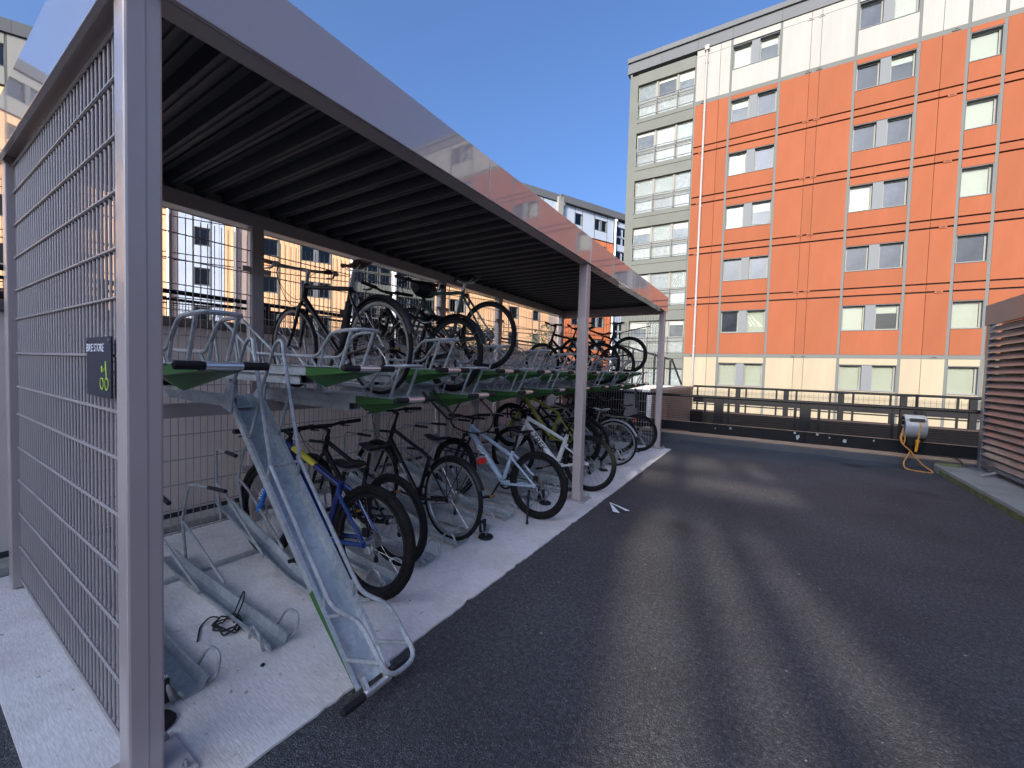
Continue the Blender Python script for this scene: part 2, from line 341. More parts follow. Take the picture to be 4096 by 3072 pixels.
def tag(o, label=None, cat=None, group=None, kind=None):
    if label: o['label'] = label
    if cat: o['category'] = cat
    if group: o['group'] = group
    if kind: o['kind'] = kind
    return o
def empty(name, loc=(0,0,0), rz=0, rot=None, **k):
    o = bpy.data.objects.new(name, None); COL.objects.link(o); o.location = loc
    o.rotation_euler = rot if rot else (0, 0, rz); o.empty_display_size = 0.1
    return tag(o, **k)
def share(name, me, parent, loc=(0,0,0), rot=(0,0,0), scale=(1,1,1)):
    o = bpy.data.objects.new(name, me); COL.objects.link(o); o.parent = parent
    o.location = loc; o.rotation_euler = rot; o.scale = scale; return o
def fillet(pts, r, n=4, closed=False):
    P = [Vector(p) for p in pts]; out = [] if closed else [P[0]]
    for k in (range(len(P)) if closed else range(1, len(P)-1)):
        a, b, c = P[k-1], P[k], P[(k+1) % len(P)]
        d1 = (a-b); d2 = (c-b); rr = min(r, d1.length*0.45, d2.length*0.45)
        p = b+d1.normalized()*rr; q = b+d2.normalized()*rr
        for i in range(n+1):
            t = i/n; out.append(p*(1-t)**2+b*2*t*(1-t)+q*t*t)
    if not closed: out.append(P[-1])
    return out
def text(name, body, size, m, parent, loc, rot, ext=0.0008, align='CENTER', sx=1.0, shear=0):
    c = bpy.data.curves.new(name, 'FONT'); c.body = body; c.size = size; c.extrude = ext; c.align_x = align; c.align_y = 'CENTER'; c.shear = shear
    c.resolution_u = 3; c.materials.append(MATS[m])
    tmp = bpy.data.objects.new(name, c); COL.objects.link(tmp); bpy.context.view_layer.update()
    me = bpy.data.meshes.new_from_object(tmp.evaluated_get(bpy.context.evaluated_depsgraph_get()))
    bpy.data.objects.remove(tmp); bpy.data.curves.remove(c)
    o = bpy.data.objects.new(name, me); COL.objects.link(o); o.parent = parent; o.location = loc; o.rotation_euler = rot; o.scale = (sx, 1, 1)
    return o

# ------------------------------------------------------------------ setting
MB().poly([(-400,-400,-3.4),(500,-400,-3.4),(500,500,-3.4),(-400,500,-3.4)]).build('ground', 'ground_far', kind='structure')
deck = MB().box(-4.62,-40,-3.3, 26,9.42,0.0).build('courtyard', 'asphalt', kind='structure')
er = random.Random(8); ed = [(-1.555+(er.random()-0.5)*0.010-(0.022*er.random() if er.random() < 0.05 else 0), 0.26+k*0.045, 0.001) for k in range(180)]
MB().extrude([(-4.25,0.26,0.001)]+ed+[(-1.555,8.36,0.001),(-4.25,8.36,0.001)], (0,0,0.011)).build('pavement', 'slab_concrete', kind='structure')
MB().box(-4.48,-6,0.001, -4.27,9.3,0.07).build('kerb', 'kerb_concrete', kind='structure', bevel=0.01)

# ------------------------------------------------------------------ bicycle shelter
sh = empty('bicycle_shelter', (-2.9, 4.4, 0), label='grey powder coated bicycle shelter with flat ribbed roof and wire mesh walls', cat='shelter')
def shp(mb, name, m, smooth=False, bevel=0, **k):
    o = mb.build(name, m, sh, smooth, bevel, **k); o.location = (2.9, -4.4, 0); return o
XF0, XF1, XR0, XR1 = -1.86, -1.76, -4.05, -3.95
Y0, Y1 = 0.433, 8.35
for (y, w) in ((0.433, 0.098), (4.275, 0.105), (8.245, 0.105)):
    p = shp(MB().box(XF0, y, 0.02, XF1, y+w, 2.70), 'post', 'powder', bevel=0.008)
    b = MB().box(XF0-0.075, y-0.075, 0.012, XF1+0.075, y+w+0.075, 0.026)
    bp = b.build('base_plate', 'powder', p, bevel=0.002)
    for sx in (XF0-0.045, XF1+0.045):
        for sy in (y-0.045, y+w+0.045):
            MB().lathe([(0.011,0.0),(0.011,0.016),(0.006,0.016),(0.006,0.03),(0.0005,0.03),(0.0005,0)], (sx, sy, 0.026), 'z', 6).build('bolt', 'steel', p)
    MB().box(XF1, y+w*0.52, 0.03, XF1+0.0012, y+w*0.52+0.003, 2.69).build('seam', 'wire', p)
for (y, w) in ((0.433, 0.1), (1.82, 0.1), (4.30, 0.1), (5.75, 0.1), (8.245, 0.105)):
    p = shp(MB().box(XR0, y, 0.02, XR1, y+w, 2.70), 'post', 'powder', bevel=0.006)
    for z in (0.5, 2.3):
        for d in (-1, 1):
            yy = y-0.07 if d < 0 else y+w
            if yy < 0.43 or yy > 8.3: continue
            MB().box(XR1-0.05, yy, z, XR1-0.01, yy+0.07, z+0.045).build('clamp', 'powder', p)
shp(MB().box(XF0, Y0, 2.70, XF1, Y1, 2.82), 'front_beam', 'powder', bevel=0.004)
shp(MB().box(XR0, Y0, 2.70, XR1, Y1, 2.82), 'rear_beam', 'powder', bevel=0.004)
for y in (Y0, Y1-0.1): shp(MB().box(XR1, y, 2.70, XF0, y+0.1, 2.818), 'end_beam', 'powder', bevel=0.004)
ys = [0.405, 2.36, 4.30, 6.32, 8.375]
for a, b in zip(ys, ys[1:]):
    shp(MB().box(-1.757, a+0.002, 2.70, -1.735, b-0.002, 2.985), 'fascia_panel', 'fascia', bevel=0.003)
    shp(MB().box(-4.085, a+0.002, 2.70, -4.053, b-0.002, 2.985), 'fascia_panel', 'fascia')
for y in (0.405, 8.353): shp(MB().box(-4.052, y, 2.665, -1.758, y+0.022, 2.985), 'fascia_panel', 'fascia', bevel=0.003)
# folded roof deck: sheets about a metre wide, ribs across the shelter
def deck_sheet(y0, n):
    mb = MB(); p = 0.1952; prof = []
    for k in range(n):
        b = y0+k*p
        prof += [(b, 2.905), (b+0.018, 2.905), (b+0.024, 2.893), (b+0.034, 2.893), (b+0.040, 2.905), (b+0.072, 2.905), (b+0.092, 2.838), (b+0.112, 2.838), (b+0.117, 2.846), (b+0.124, 2.846), (b+0.129, 2.838), (b+0.150, 2.838), (b+0.170, 2.905)]
    prof.append((y0+n*p, 2.905))
    for k in range(len(prof)-1):
        (ya, za), (yb, zb) = prof[k], prof[k+1]
        mb.poly([(-3.99, ya, za), (-1.80, ya, za), (-1.80, yb, zb), (-3.99, yb, zb)])
    return mb
for k in range(8): shp(deck_sheet(0.54+k*5*0.1952-0.0005, 5), 'deck_sheet', 'deck')
shp(MB().box(-4.05, 0.43, 2.91, -1.76, 8.35, 2.93), 'roof_covering', 'roof_trim')
# wire mesh walls: every wire a piece of its own
wv = MB().tube([(0,0,0.09),(0,0,2.62)], 0.0032, 6).mesh('upright_wire', 'wire')
wve = MB().tube([(0,0,0.05),(0,0,2.66)], 0.0050, 8).mesh('upright_wire', 'wire')
def panel(name, a, b, plane, pitch, me, zs, r):
    """a,b = start/end along the wall; plane ('x',c) or ('y',c)"""
    ax, c = plane
    mp = MB()
    L = b-a
    loc = (c+2.9, a-4.4, 0) if ax == 'x' else (a+2.9, c-4.4, 0)
    def pt(t, z, o=0): return (o, t, z) if ax == 'x' else (t, o, z)
    P = mp.tube([pt(0.0, 0.05), pt(0.0, 2.66)], 0.004, 6).build(name, 'wire', sh); P.location = loc
    MB().tube([pt(L, 0.05), pt(L, 2.66)], 0.004, 6).build('upright_wire', 'wire', P)
    hw = MB().tube([pt(0, 0), pt(L, 0)], r, 6).mesh('cross_wire', 'wire')
    for z in zs:
        share('cross_wire', hw, P, pt(0, z, 0.0075)); share('cross_wire', hw, P, pt(0, z, -0.0075))
    n = int(L/pitch)
    for k in range(1, n+1): share('upright_wire', me, P, pt(k*pitch, 0))
    return P
ZS = [0.08, 0.29, 0.50, 0.71, 0.92, 1.13, 1.30, 1.505, 1.715, 1.89, 2.09, 2.285, 2.485, 2.65]
ZSR = ZS[::1]
for a, b in ((0.535, 1.815), (1.925, 4.295), (4.405, 5.745), (5.855, 8.24)):
    panel('mesh_panel', a, b, ('x', -3.965), 0.05, wv, ZSR[1::1] if False else [0.1,0.29,0.49,0.69,0.89,1.09,1.29,1.49,1.69,1.89,2.09,2.285,2.485,2.66], 0.0032)
panel('mesh_panel', -3.945, -1.865, ('y', 0.475), 0.053, wve, ZS, 0.0060)
panel('mesh_panel', -3.945, -1.865, ('y', 8.30), 0.053, wv, ZS, 0.0035)

# sign on the end mesh
sg = MB().box(-0.155, -0.003, -0.112, 0.155, 0.003, 0.112).build('sign', 'sign_navy', label='dark navy bike store sign fixed on the end mesh', cat='sign')
sg.location = (-2.14, 0.452, 1.462)
text('lettering', 'BIKE STORE', 0.043, 'print_white', sg, (-0.033, -0.0042, 0.070), (pi/2, 0, 0))
ic = MB()
for cx in (0.052, 0.110):
    ic.lathe([(0.023,-0.001),(0.023,0.001),(0.018,0.001),(0.018,-0.001)], (cx, -0.0045, -0.062), 'y', 24)
ic.tube([(0.110,-0.0045,-0.04),(0.100,-0.0045,0.022)], 0.0026, 4)
ic.tube([(0.056,-0.0045,0.004),(0.058,-0.0045,-0.020),(0.062,-0.0045,-0.019),(0.103,-0.0045,0.001)], 0.0034, 4)
ic.build('bicycle_symbol', 'print_lime', sg)
for dx in (-0.14, 0.14): MB().lathe([(0.0005,0),(0.006,0),(0.006,-0.004),(0.0005,-0.004)], (dx, -0.003, 0.098), 'y', 8).build('screw', 'steel', sg)

# ------------------------------------------------------------------ two tier rack
rk = empty('bicycle_rack', (-3.6, 4.3, 0), label='galvanised two tier bicycle rack with pull-down trays and green ends', cat='bicycle rack')
def rkp(mb, name, m, smooth=False, bevel=0, parent=None):
    o = mb.build(name, m, parent or rk, smooth, bevel)
    if parent is None: o.location = (3.6, -4.3, 0)
    return o
rkp(MB().box(-3.66, 0.55, 1.072, -3.60, 8.2, 1.176), 'cross_beam', 'powder', bevel=0.004)
for y in (2.86, 3.98, 4.62, 5.85, 6.75, 7.65, 0.60):
    if y > 1:
        rkp(MB().box(-3.60, y-0.04, 0.16, -3.51, y+0.04, 1.30), 'upright', 'powder', bevel=0.004)
        rkp(MB().extrude([(-3.5, y-0.02, 1.07), (-3.5, y-0.02, 0.98), (-3.33, y-0.02, 1.17), (-3.26, y-0.02, 1.17)], (0, 0.04, 0)), 'bracket', 'powder')
    f = rkp(MB().box(-3.85, y-0.045, 0.05, -2.09, y+0.045, 0.155), 'base_beam', 'galv', bevel=0.004)
    MB().box(-2.088, y-0.042, 0.053, -2.074, y+0.042, 0.152).build('end_cap', 'rubber', f)
    MB().lathe([(0.0005,0.012),(0.062,0.012),(0.068,0.02),(0.060,0.032),(0.0005,0.034)], (-2.03, y-0.02, 0.0), 'z', 20, closed=False).build('rubber_foot', 'rubber', f, True)
    MB().tube([(-2.03, y-0.02, 0.03), (-2.03, y-0.02, 0.06), (-2.09, y-0.02, 0.075)], 0.008, 6).build('foot_bolt', 'steel', f)
rkp(MB().box(-3.33, 0.55, 0.013, -3.28, 8.2, 0.035), 'floor_rail', 'galv')

TRAYS = {}
def channel(L, w=0.075, h=0.062, t=0.004):
    pts = [(0,-w-0.018,0),(0,-w,0),(0,-w+t,-h+t+0.012),(0,-0.04,-h+t+0.004),(0,0.04,-h+t+0.004),(0,w-t,-h+t+0.012),(0,w,0),(0,w+0.018,0),(0,w+0.018,-t),(0,w+0.003,-t),(0,w+0.003,-h),(0,0.04,-h-0.004),(0,-0.04,-h-0.004),(0,-w-0.003,-h),(0,-w-0.003,-t),(0,-w-0.018,-t)]
    return MB().extrude(pts, (L, 0, 0))
def chan_ring(x, h, w=0.075, t=0.004):
    return [(x,-w-0.018,0),(x,-w,0),(x,-w+t,-h+t+0.008),(x,-0.04,-h+t+0.004),(x,0.04,-h+t+0.004),(x,w-t,-h+t+0.008),(x,w,0),(x,w+0.018,0),(x,w+0.018,-t),(x,w+0.003,-t),(x,w+0.003,-h),(x,0.04,-h-0.004),(x,-0.04,-h-0.004),(x,-w-0.003,-h),(x,-w-0.003,-t),(x,-w-0.018,-t)]
ch_me = MB().loft([chan_ring(0,0.062), chan_ring(1.30,0.062), chan_ring(1.73,0.026)]).mesh('upper_tray', 'galv')
gp = MB()
w = 0.0795
A = [(1.26,-w,-0.012),(1.715,-w,-0.012),(1.715,-w,-0.028),(1.35,0,-0.125),(1.26,-w,-0.055)]
def gring(x, zs, za):
    o, n_ = w+0.0012, w-0.0006
    return [(x,-o,-0.010),(x,-o,zs),(x,0,za),(x,o,zs),(x,o,-0.010),(x,n_,-0.010),(x,n_,min(zs,-0.013)),(x,n_-0.004,min(zs-0.002,-0.0668)),(x,-n_+0.004,min(zs-0.002,-0.0668)),(x,-n_,min(zs,-0.013)),(x,-n_,-0.010)]
def gr2(x, h, za):
    o, n_ = w+0.0012, w-0.0006
    return [(x,-o,-0.008),(x,-o,-h-0.002),(x,0,za),(x,o,-h-0.002),(x,o,-0.008),(x,n_,-0.008),(x,n_,-h-0.0012),(x,0.04,-h-0.0047),(x,-0.04,-h-0.0047),(x,-n_,-h-0.0012),(x,-n_,-0.008)]
gp.loft([gr2(1.255,0.062,-0.074), gr2(1.34,0.0587,-0.135), gr2(1.732,0.0262,-0.034)])
gp_me = gp.mesh('green_end', 'green')
hp = MB()
h1 = [(0.60, -0.078, 0.075), (1.38, -0.078, 0.055), (1.52, -0.078, 0.205), (1.77, -0.078, 0.215), (1.77, 0.078, 0.215), (1.52, 0.078, 0.205), (1.38, 0.078, 0.055), (0.60, 0.078, 0.075)]
hp.tube(fillet(h1, 0.06, 4), 0.0105, 8)
for s in (-1, 1):
    hp.tube([(1.70, 0.078*s, 0.205), (1.60, 0.074*s, -0.01)], 0.0095, 8)
    hp.tube(fillet([(1.30, 0.078*s, 0.058), (1.34, 0.078*s, 0.02), (1.37, 0.078*s, -0.012)], 0.02, 3), 0.008, 6)
    hp.tube([(1.44, 0.078*s, 0.10), (1.40, 0.077*s, 0.0)], 0.008, 6)
hoop_me = hp.mesh('wheel_guide', 'galv_tube', True)
ap = MB()
for s in (-1, 1):
    ap.tube(fillet([(0.05, 0.082*s, -0.02), (-0.05, 0.078*s, 0.33), (-0.015, 0.078*s, 0.41), (0.06, 0.078*s, 0.36), (0.60, 0.078*s, 0.075), (0.64, 0.078*s, -0.005)], 0.07, 5), 0.0105, 8)
    ap.tube([(0.27, 0.076*s, 0.245), (0.36, 0.076*s, 0.0)], 0.008, 6)
ap.tube([(0.60, -0.078, 0.068), (0.60, 0.078, 0.068)], 0.009, 6)
arch_me = ap.mesh('front_wheel_arch', 'galv_tube', True)
bar_me = MB().tube([(1.765, -0.075, -0.006), (1.765, 0.075, -0.006)], 0.0155, 12).box(1.70, -0.06, -0.012, 1.762, -0.045, 0.014).box(1.70, 0.045, -0.012, 1.762, 0.06, 0.014).mesh('handle_bar', 'alu')
grip_me = MB().tube([(0, -0.055, 0), (0, -0.051, 0), (0, 0.051, 0), (0, 0.055, 0)], [0.012, 0.018, 0.018, 0.012], 12).mesh('grip', 'rubber', True)
def upper_tray(loc, rot=(0,0,0)):
    t = bpy.data.objects.new('upper_tray', ch_me); COL.objects.link(t); t.parent = rk
    t.location = (loc[0]+3.6, loc[1]-4.3, loc[2]); t.rotation_euler = rot
    share('green_end', gp_me, t); share('wheel_guide', hoop_me, t); share('front_wheel_arch', arch_me, t)
    share('handle_bar', bar_me, t)
    for s in (-1, 1): share('grip', grip_me, t, (1.765, 0.122*s, -0.006))
    return t
rail_me = MB().extrude([(0,-0.05,0),(0,-0.042,0),(0,-0.042,-0.05),(0,0.042,-0.05),(0,0.042,0),(0,0.05,0),(0,0.05,-0.058),(0,-0.05,-0.058)], (1.15, 0, 0)).mesh('slide_rail', 'galv')
TY = [0.79+0.3675*k for k in range(20)]
HI, LO = 1.482, 1.284
for k, y in enumerate(TY):
    z = HI if k % 2 == 0 else LO
    s = bpy.data.objects.new('slide_rail', rail_me); COL.objects.link(s); s.parent = rk
    s.location = (-3.72+3.6, y-4.3, z-0.066 if k != 1 else 1.285)
    ss = MB().box(-3.66, y-0.03, 1.177, -3.60, y+0.03, z-0.125); 
    if z == HI: rkp(ss, 'stand', 'galv')
    if k == 1:
        t = upper_tray((-2.64, 1.17, 1.335), (0, atan2(1.23, 1.215), 0)); t['label'] = 'tray pulled down with its handle resting on the asphalt edge'
        rkp(MB().extrude([(-2.70,1.08,1.23),(-2.58,1.08,1.20),(-2.55,1.08,1.36),(-2.63,1.08,1.38)], (0,0.008,0)), 'hinge_plate', 'galv')
        rkp(MB().extrude([(-2.70,1.252,1.23),(-2.58,1.252,1.20),(-2.55,1.252,1.36),(-2.63,1.252,1.38)], (0,0.008,0)), 'hinge_plate', 'galv')
    else:
        upper_tray((-3.71, y, z))

# lower tier: alternate flat and raised tracks
def track_channel(pts, w=0.046, h=0.05):
    mb = MB(); prof = [(-w-0.012,h),(-w,h),(-0.03,0.008),(0.03,0.008),(w,h),(w+0.012,h),(w+0.012,h-0.004),(0.035,0),(-0.035,0),(-w-0.012,h-0.004)]
    mb.loft([[(x, a, z+b) for a, b in prof] for x, z in pts]); return mb
flat_me = track_channel([(-3.62, 0.06), (-3.3, 0.03), (-2.09, 0.013)]).mesh('lower_track', 'galv', True)
up_me = track_channel([(-3.62, 0.335), (-2.66, 0.07), (-2.56, 0.05), (-2.09, 0.03)]).mesh('lower_track', 'galv', True)
def hoops(z0):
    out = []
    for s in (-1, 1):
        m = MB(); g = MB()
        m.tube(fillet([(-3.48, 0.075*s, z0+0.02), (-3.55, 0.075*s, z0+0.30), (-3.50, 0.10*s, z0+0.56), (-3.08, 0.15*s, z0+0.575)], 0.06, 5), 0.0095, 8)
        m.tube(fillet([(-3.53, 0.078*s, z0+0.28), (-3.40, 0.078*s, z0+0.23), (-2.86, 0.066*s, 0.085 if z0 < 0.2 else 0.17)], 0.05, 4), 0.0095, 8)
        g.tube([(-3.26, 0.129*s, z0+0.571), (-3.06, 0.152*s, z0+0.576)], 0.0135, 8)
        out.append((m.mesh('front_wheel_hoop', 'galv_tube', True), g.mesh('rubber_sleeve', 'rubber', True)))
    return out
loops = []
for s in (-1, 1):
    loopm = MB(); loops.append(loopm)
    loopm.tube(fillet([(-2.24, 0.07*s, 0.045), (-2.17, 0.09*s, 0.155), (-2.08, 0.10*s, 0.15), (-2.07, 0.085*s, 0.06), (-2.11, 0.06*s, 0.025)], 0.04, 4), 0.008, 8)
loop_mes = [l.mesh('end_loop', 'galv_tube', True) for l in loops]
HF = hoops(0.04); HU = hoops(0.27)
for k, y in enumerate(TY):
    yy = y-0.06
    t = bpy.data.objects.new('lower_track', flat_me if k % 2 == 0 or k == 1 else up_me); COL.objects.link(t); t.parent = rk
    if k == 1: t.data = flat_me
    if k == 2: t.data = up_me
    raised = t.data == up_me
    t.location = (3.6, yy-4.3, 0)
    for (hm, gm_) in (HU if raised else HF): share('front_wheel_hoop', hm, t); share('rubber_sleeve', gm_, t)
    for lm in loop_mes: share('end_loop', lm, t)

# ------------------------------------------------------------------ bicycles
def place_decal(body, size, m, parent, a, b, off, shear=0.0, t=0.5):
    """flat print along the tube a->b on the left (+y) side of the bicycle"""
    a = Vector(a); b = Vector(b); d = (b-a).normalized(); p = a.lerp(b, t)
    yv = Vector((0, 1, 0)); x = -d if d.x > 0 else d     # read left to right seen from +y side: text x axis points to -x
    up = yv.cross(x).normalized()
    R = Matrix((x, up, x.cross(up))).transposed()
    o = text('frame_lettering', body, size, m, parent, (p.x, p.y+off, p.z), R.to_euler(), shear=shear)
    return o
def wheel(root, x, z, r, tw, rimm, tyrem, disc=False, spoke='spoke', n_sp=24, name='wheel', hubm='dull_steel'):
    ri = r-tw
    tp = [(ri+tw/2+tw/2*cos(a), tw/2*sin(a)*0.95) for a in [2*pi*i/10 for i in range(10)]]
    t = MB().lathe(tp, (0,0,0), 'y', 40).build(name, tyrem, root, True); t.location = (x, 0, z)
    rw = tw*0.32
    MB().lathe([(ri+0.006,-rw),(ri+0.006,rw),(ri-0.016,rw*0.8),(ri-0.022,0),(ri-0.016,-rw*0.8)], (0,0,0), 'y', 40).build('rim', rimm, t, True)
    MB().lathe([(0.012,-0.05),(0.024,-0.034),(0.024,-0.028),(0.013,-0.024),(0.013,0.024),(0.024,0.028),(0.024,0.034),(0.012,0.05),(0.004,0.06),(0.004,-0.06)], (0,0,0), 'y', 14).build('hub', hubm, t, True)
    sp = MB()
    for k in range(n_sp):
        s = 1 if k % 2 else -1; a = 2*pi*k/n_sp; b = a+(0.75 if k % 4 < 2 else -0.75)
        sp.tube([(0.022*cos(b), 0.03*s, 0.022*sin(b)), ((ri-0.015)*cos(a), 0.0, (ri-0.015)*sin(a))], 0.0011, 3, caps=False)
    sp.build('spokes', spoke, t, kind='stuff')
    if disc:
        d = MB().lathe([(0.082,0.044),(0.082,0.046),(0.066,0.046),(0.066,0.044)], (0,0,0), 'y', 24)
        for k in range(5):
            a = 2*pi*k/5; d.tube([(0.02*cos(a),0.045,0.02*sin(a)),(0.068*cos(a+0.4),0.045,0.068*sin(a+0.4))], 0.004, 4)
        d.build('brake_disc', 'steel', t)
    return t
def saddle_mesh(wide=0.14, L=0.27, thick=0.036, m='black_satin'):
    rings = []
    for i in range(9):
        f = i/8; x = -L*0.5+L*f
        hw = (wide/2)*(1-f)**0.9*0.98+0.022*f+0.012
        if i == 0: hw *= 0.72
        if i == 8: hw *= 0.55
        zt = 0.010*cos(f*pi*2)+ (0.006 if f < 0.2 else 0) - (0.012 if i == 8 else 0)
        th = thick*(0.9-0.45*f) if i not in (0, 8) else thick*0.5
        rings.append([(x, hw*cos(a), zt + (0.5*th*0.5*sin(a) if sin(a) > 0 else th*(0.8*sin(a)) * (1 if abs(cos(a)) < 0.99 else 1))) for a in [2*pi*j/12 for j in range(12)]])
    return MB().loft(rings)
def bicycle(label, loc, rz, lean=0, pitch=0, r=0.34, tw=0.034, wb=1.04, frame='black_gloss', style='diamond', bar='flat', barm='black_satin', gripm='rubber',
            seat_h=0.90, seat_top=0.52, bb_h=0.28, head_len=0.14, rimm='black_satin', tyrem='tyre', disc=False, forkm=None, saddlem='black_satin', guard=None, rackm=None,
            stand=False, basket=False, decal=None, stem_h=0.07, steer=0.0, tube_r=0.017, post='steel', susp=False, crank=0.6, wide=0.14, seat_under=None, rear_rack_light=True, sp='spoke', bars_w=0.62, group='bicycles parked in the rack', rearm=None, slope=0.0, top_sticker=None, fork_print=None, pump=False, lamp=False, toolbag=False, clipguard=False):
    e = empty('bicycle', loc, rot=(lean, pitch, rz), label=label, cat='bicycle', group=group)
    e.rotation_mode = 'XYZ'
    ra, fa_ = Vector((0,0,r)), Vector((wb,0,r))
    bb = Vector((0.43, 0, bb_h))
    sd = Vector((-cos(radians(73)), 0, sin(radians(73))))
    st = bb+sd*seat_top
    hd = Vector((-cos(radians(71)), 0, sin(radians(71))))
    crown = fa_+hd*(r+0.045+(0.05 if susp else 0))+Vector((-0.042, 0, -0.013))
    h0 = crown+hd*0.02; h1 = h0+hd*head_len
    F = MB(); q = tube_r
    tt1 = h1-hd*0.03; tt0 = st-sd*(0.03+slope)
    if style == 'step': tt1 = h1-hd*0.05; tt0 = bb+sd*0.16
    F.tube([h0-hd*0.004, h1+hd*0.004], q*1.25, 12)
    if style == 'trek':
        F.tube([tt1, tt1.lerp(tt0, 0.35)+Vector((0,0,0.008)), tt0+Vector((0,0,0.01)), st+sd*0.02], [q*1.35, q*1.25, q*1.05, q*1.0], 10)
        F.tube([h0+hd*0.035, bb], [q*1.75, q*1.9], 10); F.tube([bb, st], [q*1.7, q*1.25], 10)
    else:
        F.tube([tt1, tt0], [q*1.05, q*0.95], 10); F.tube([h0+hd*0.03, bb], [q*(1.55 if susp else 1.25)]*2, 10); F.tube([bb, st], [q*1.1, q], 10)
    F.lathe([(0.024,-0.036),(0.024,0.036),(0.008,0.036),(0.008,-0.036)], bb, 'y', 14)
    R_ = MB() if rearm else F
    for s in (-1, 1):
        oy = tw/2+0.022
        R_.tube([bb+Vector((-0.02,0.03*s,0)), bb+Vector((-0.10,oy*s,0.0)), ra+Vector((0,0.066*s,-0.004))], [q*0.85, q*0.75, q*0.55], 8)
        ss0 = st-sd*(0.035 if style != 'trek' else 0.10)
        R_.tube([ss0+Vector((0,0.012*s,0)), ss0+Vector((-0.045,oy*s,-0.05)), ra+Vector((0,0.066*s,0.004))], [q*0.7, q*0.62, q*0.45], 8)
        R_.box(ra.x-0.014, 0.062*s-0.003, ra.z-0.02, ra.x+0.02, 0.062*s+0.003, ra.z+0.018)
    fr = F.build('frame', frame, e, True)
    if rearm: R_.build('rear_stays', rearm, e, True)
    # fork
    fk = MB(); fm = forkm or frame
    if susp:
        for s in (-1, 1):
            oy = tw/2+0.032
            top = crown+Vector((0,oy*s,-0.005)); fk.tube([top+hd*0.015, top.lerp(fa_+Vector((0,oy*s,0)), 0.42)], 0.0155, 10)
            lo = MB()
        fk.tube([crown+Vector((0,-tw/2-0.045,0)), crown+Vector((0,tw/2+0.045,0))], 0.021, 8)
        f = fk.build('fork', 'black_gloss', e, True)
        lo = MB()
        for s in (-1, 1):
            oy = tw/2+0.032; top = crown+Vector((0,oy*s,-0.005)); lo.tube([top.lerp(fa_+Vector((0,oy*s,0)), 0.40), fa_+Vector((0,oy*s,-0.01))], [0.021, 0.019], 10)
        arch = [(crown.lerp(fa_, 0.42)+Vector((0.02, (tw/2+0.03)*cos(a), 0.05*sin(a)))) for a in [pi*i/6 for i in range(7)]]
        lo.tube(arch, 0.010, 6)
        l = lo.build('fork_lowers', fm, f, True)
        if fork_print: place_decal(fork_print, 0.045, 'print_white', f, crown.lerp(fa_, 0.45), fa_, tw/2+0.054, t=0.45)
    else:
        for s in (-1, 1):
            oy = tw/2+0.022
            fk.tube([crown+Vector((0,0.012*s,0.01)), crown+Vector((0,oy*s,-0.02)), (crown.lerp(fa_, 0.6)+Vector((-0.008,oy*s,0))), fa_+Vector((0,0.052*s,0))], [q*0.95, q*0.95, q*0.75, q*0.5], 8)
        f = fk.build('fork', fm, e, True)
    # wheels (front wheel follows the fork, steering is small)
    wheel(e, 0, r, r, tw, rimm, tyrem, disc, sp)
    wheel(e, wb, r, r, tw, rimm, tyrem, disc, sp)
    # seat
    sp_top = bb+sd*((seat_h-bb_h)/sin(radians(73)))
    MB().tube([st-sd*0.02, sp_top-sd*0.03], 0.0138, 10).tube([st-sd*0.012, st+sd*0.008], 0.021, 10).build('seat_post', post, e, True)
    sa = saddle_mesh(wide).build('saddle', saddlem, e, True); sa.location = sp_top+Vector((-0.005,0,0.022)); sa.rotation_euler = (0, -0.04, 0)
    rl = MB()
    for s in (-1, 1): rl.tube(fillet([(-0.11,0.035*s,-0.012),(-0.05,0.022*s,-0.045),(0.04,0.022*s,-0.045),(0.10,0.012*s,-0.012)], 0.03, 3), 0.0035, 6)
    rl.build('saddle_rail', 'steel', sa, True)
    # cockpit
    s0 = h1; s1 = h1+hd*stem_h; fw = 0.09 if bar != 'city' else 0.05
    sb = s1+Vector((fw, 0, 0.02))
    MB().tube([h1-hd*0.006, h1+hd*0.012], 0.021, 10).tube([s0, s1+hd*0.012], 0.0145, 10).tube([s1, sb], [0.016, 0.015], 10).build('stem', barm if barm == 'steel' else 'black_satin', e, True)
    hb = empty('handlebar_root') if False else None
    H = MB(); hw = bars_w/2; side = []
    for s in (-1, 1):
        G = MB(); BL = MB(); side.append((G, BL))
        if bar == 'drop':
            pts = fillet([(0,0,0),(0,0.20*s,0),(0.085,0.21*s,-0.005),(0.10,0.215*s,-0.09),(0.03,0.215*s,-0.13),(-0.06,0.22*s,-0.13)], 0.05, 4)
            H.tube([sb+Vector(p) for p in pts], 0.0125, 8)
            G.tube([sb+Vector(p) for p in pts[4:]], 0.0165, 8)
            BL.tube(fillet([sb+Vector((0.08,0.21*s,0.01)), sb+Vector((0.15,0.212*s,0.035)), sb+Vector((0.155,0.212*s,-0.03)), sb+Vector((0.13,0.214*s,-0.12))], 0.03, 3), [0.017]*1+[0.016]*5+[0.007]*3 if False else 0.011, 6)
        else:
            if bar == 'flat': pts = [(0,0,0),(0.0,0.05*s,0.0),(-0.012,0.13*s,0.016),(-0.045,hw*s,0.022)]
            elif bar == 'bullhorn': pts = [(0,0,0),(0,0.08*s,0),(0,hw*0.75*s,0.008),(-0.02,hw*0.97*s,0.01),(0.075,hw*1.03*s,0.035)]
            else: pts = [(0,0,0),(0.02,0.06*s,0.03),(0.0,0.2*s,0.06),(-0.12,hw*0.93*s,0.055),(-0.22,hw*s,0.045)]
            P = [sb+Vector(p) for p in fillet(pts, 0.05, 3)]
            H.tube(P, 0.0125, 8)
            a, b = P[-2], P[-1]; d = (b-a).normalized()
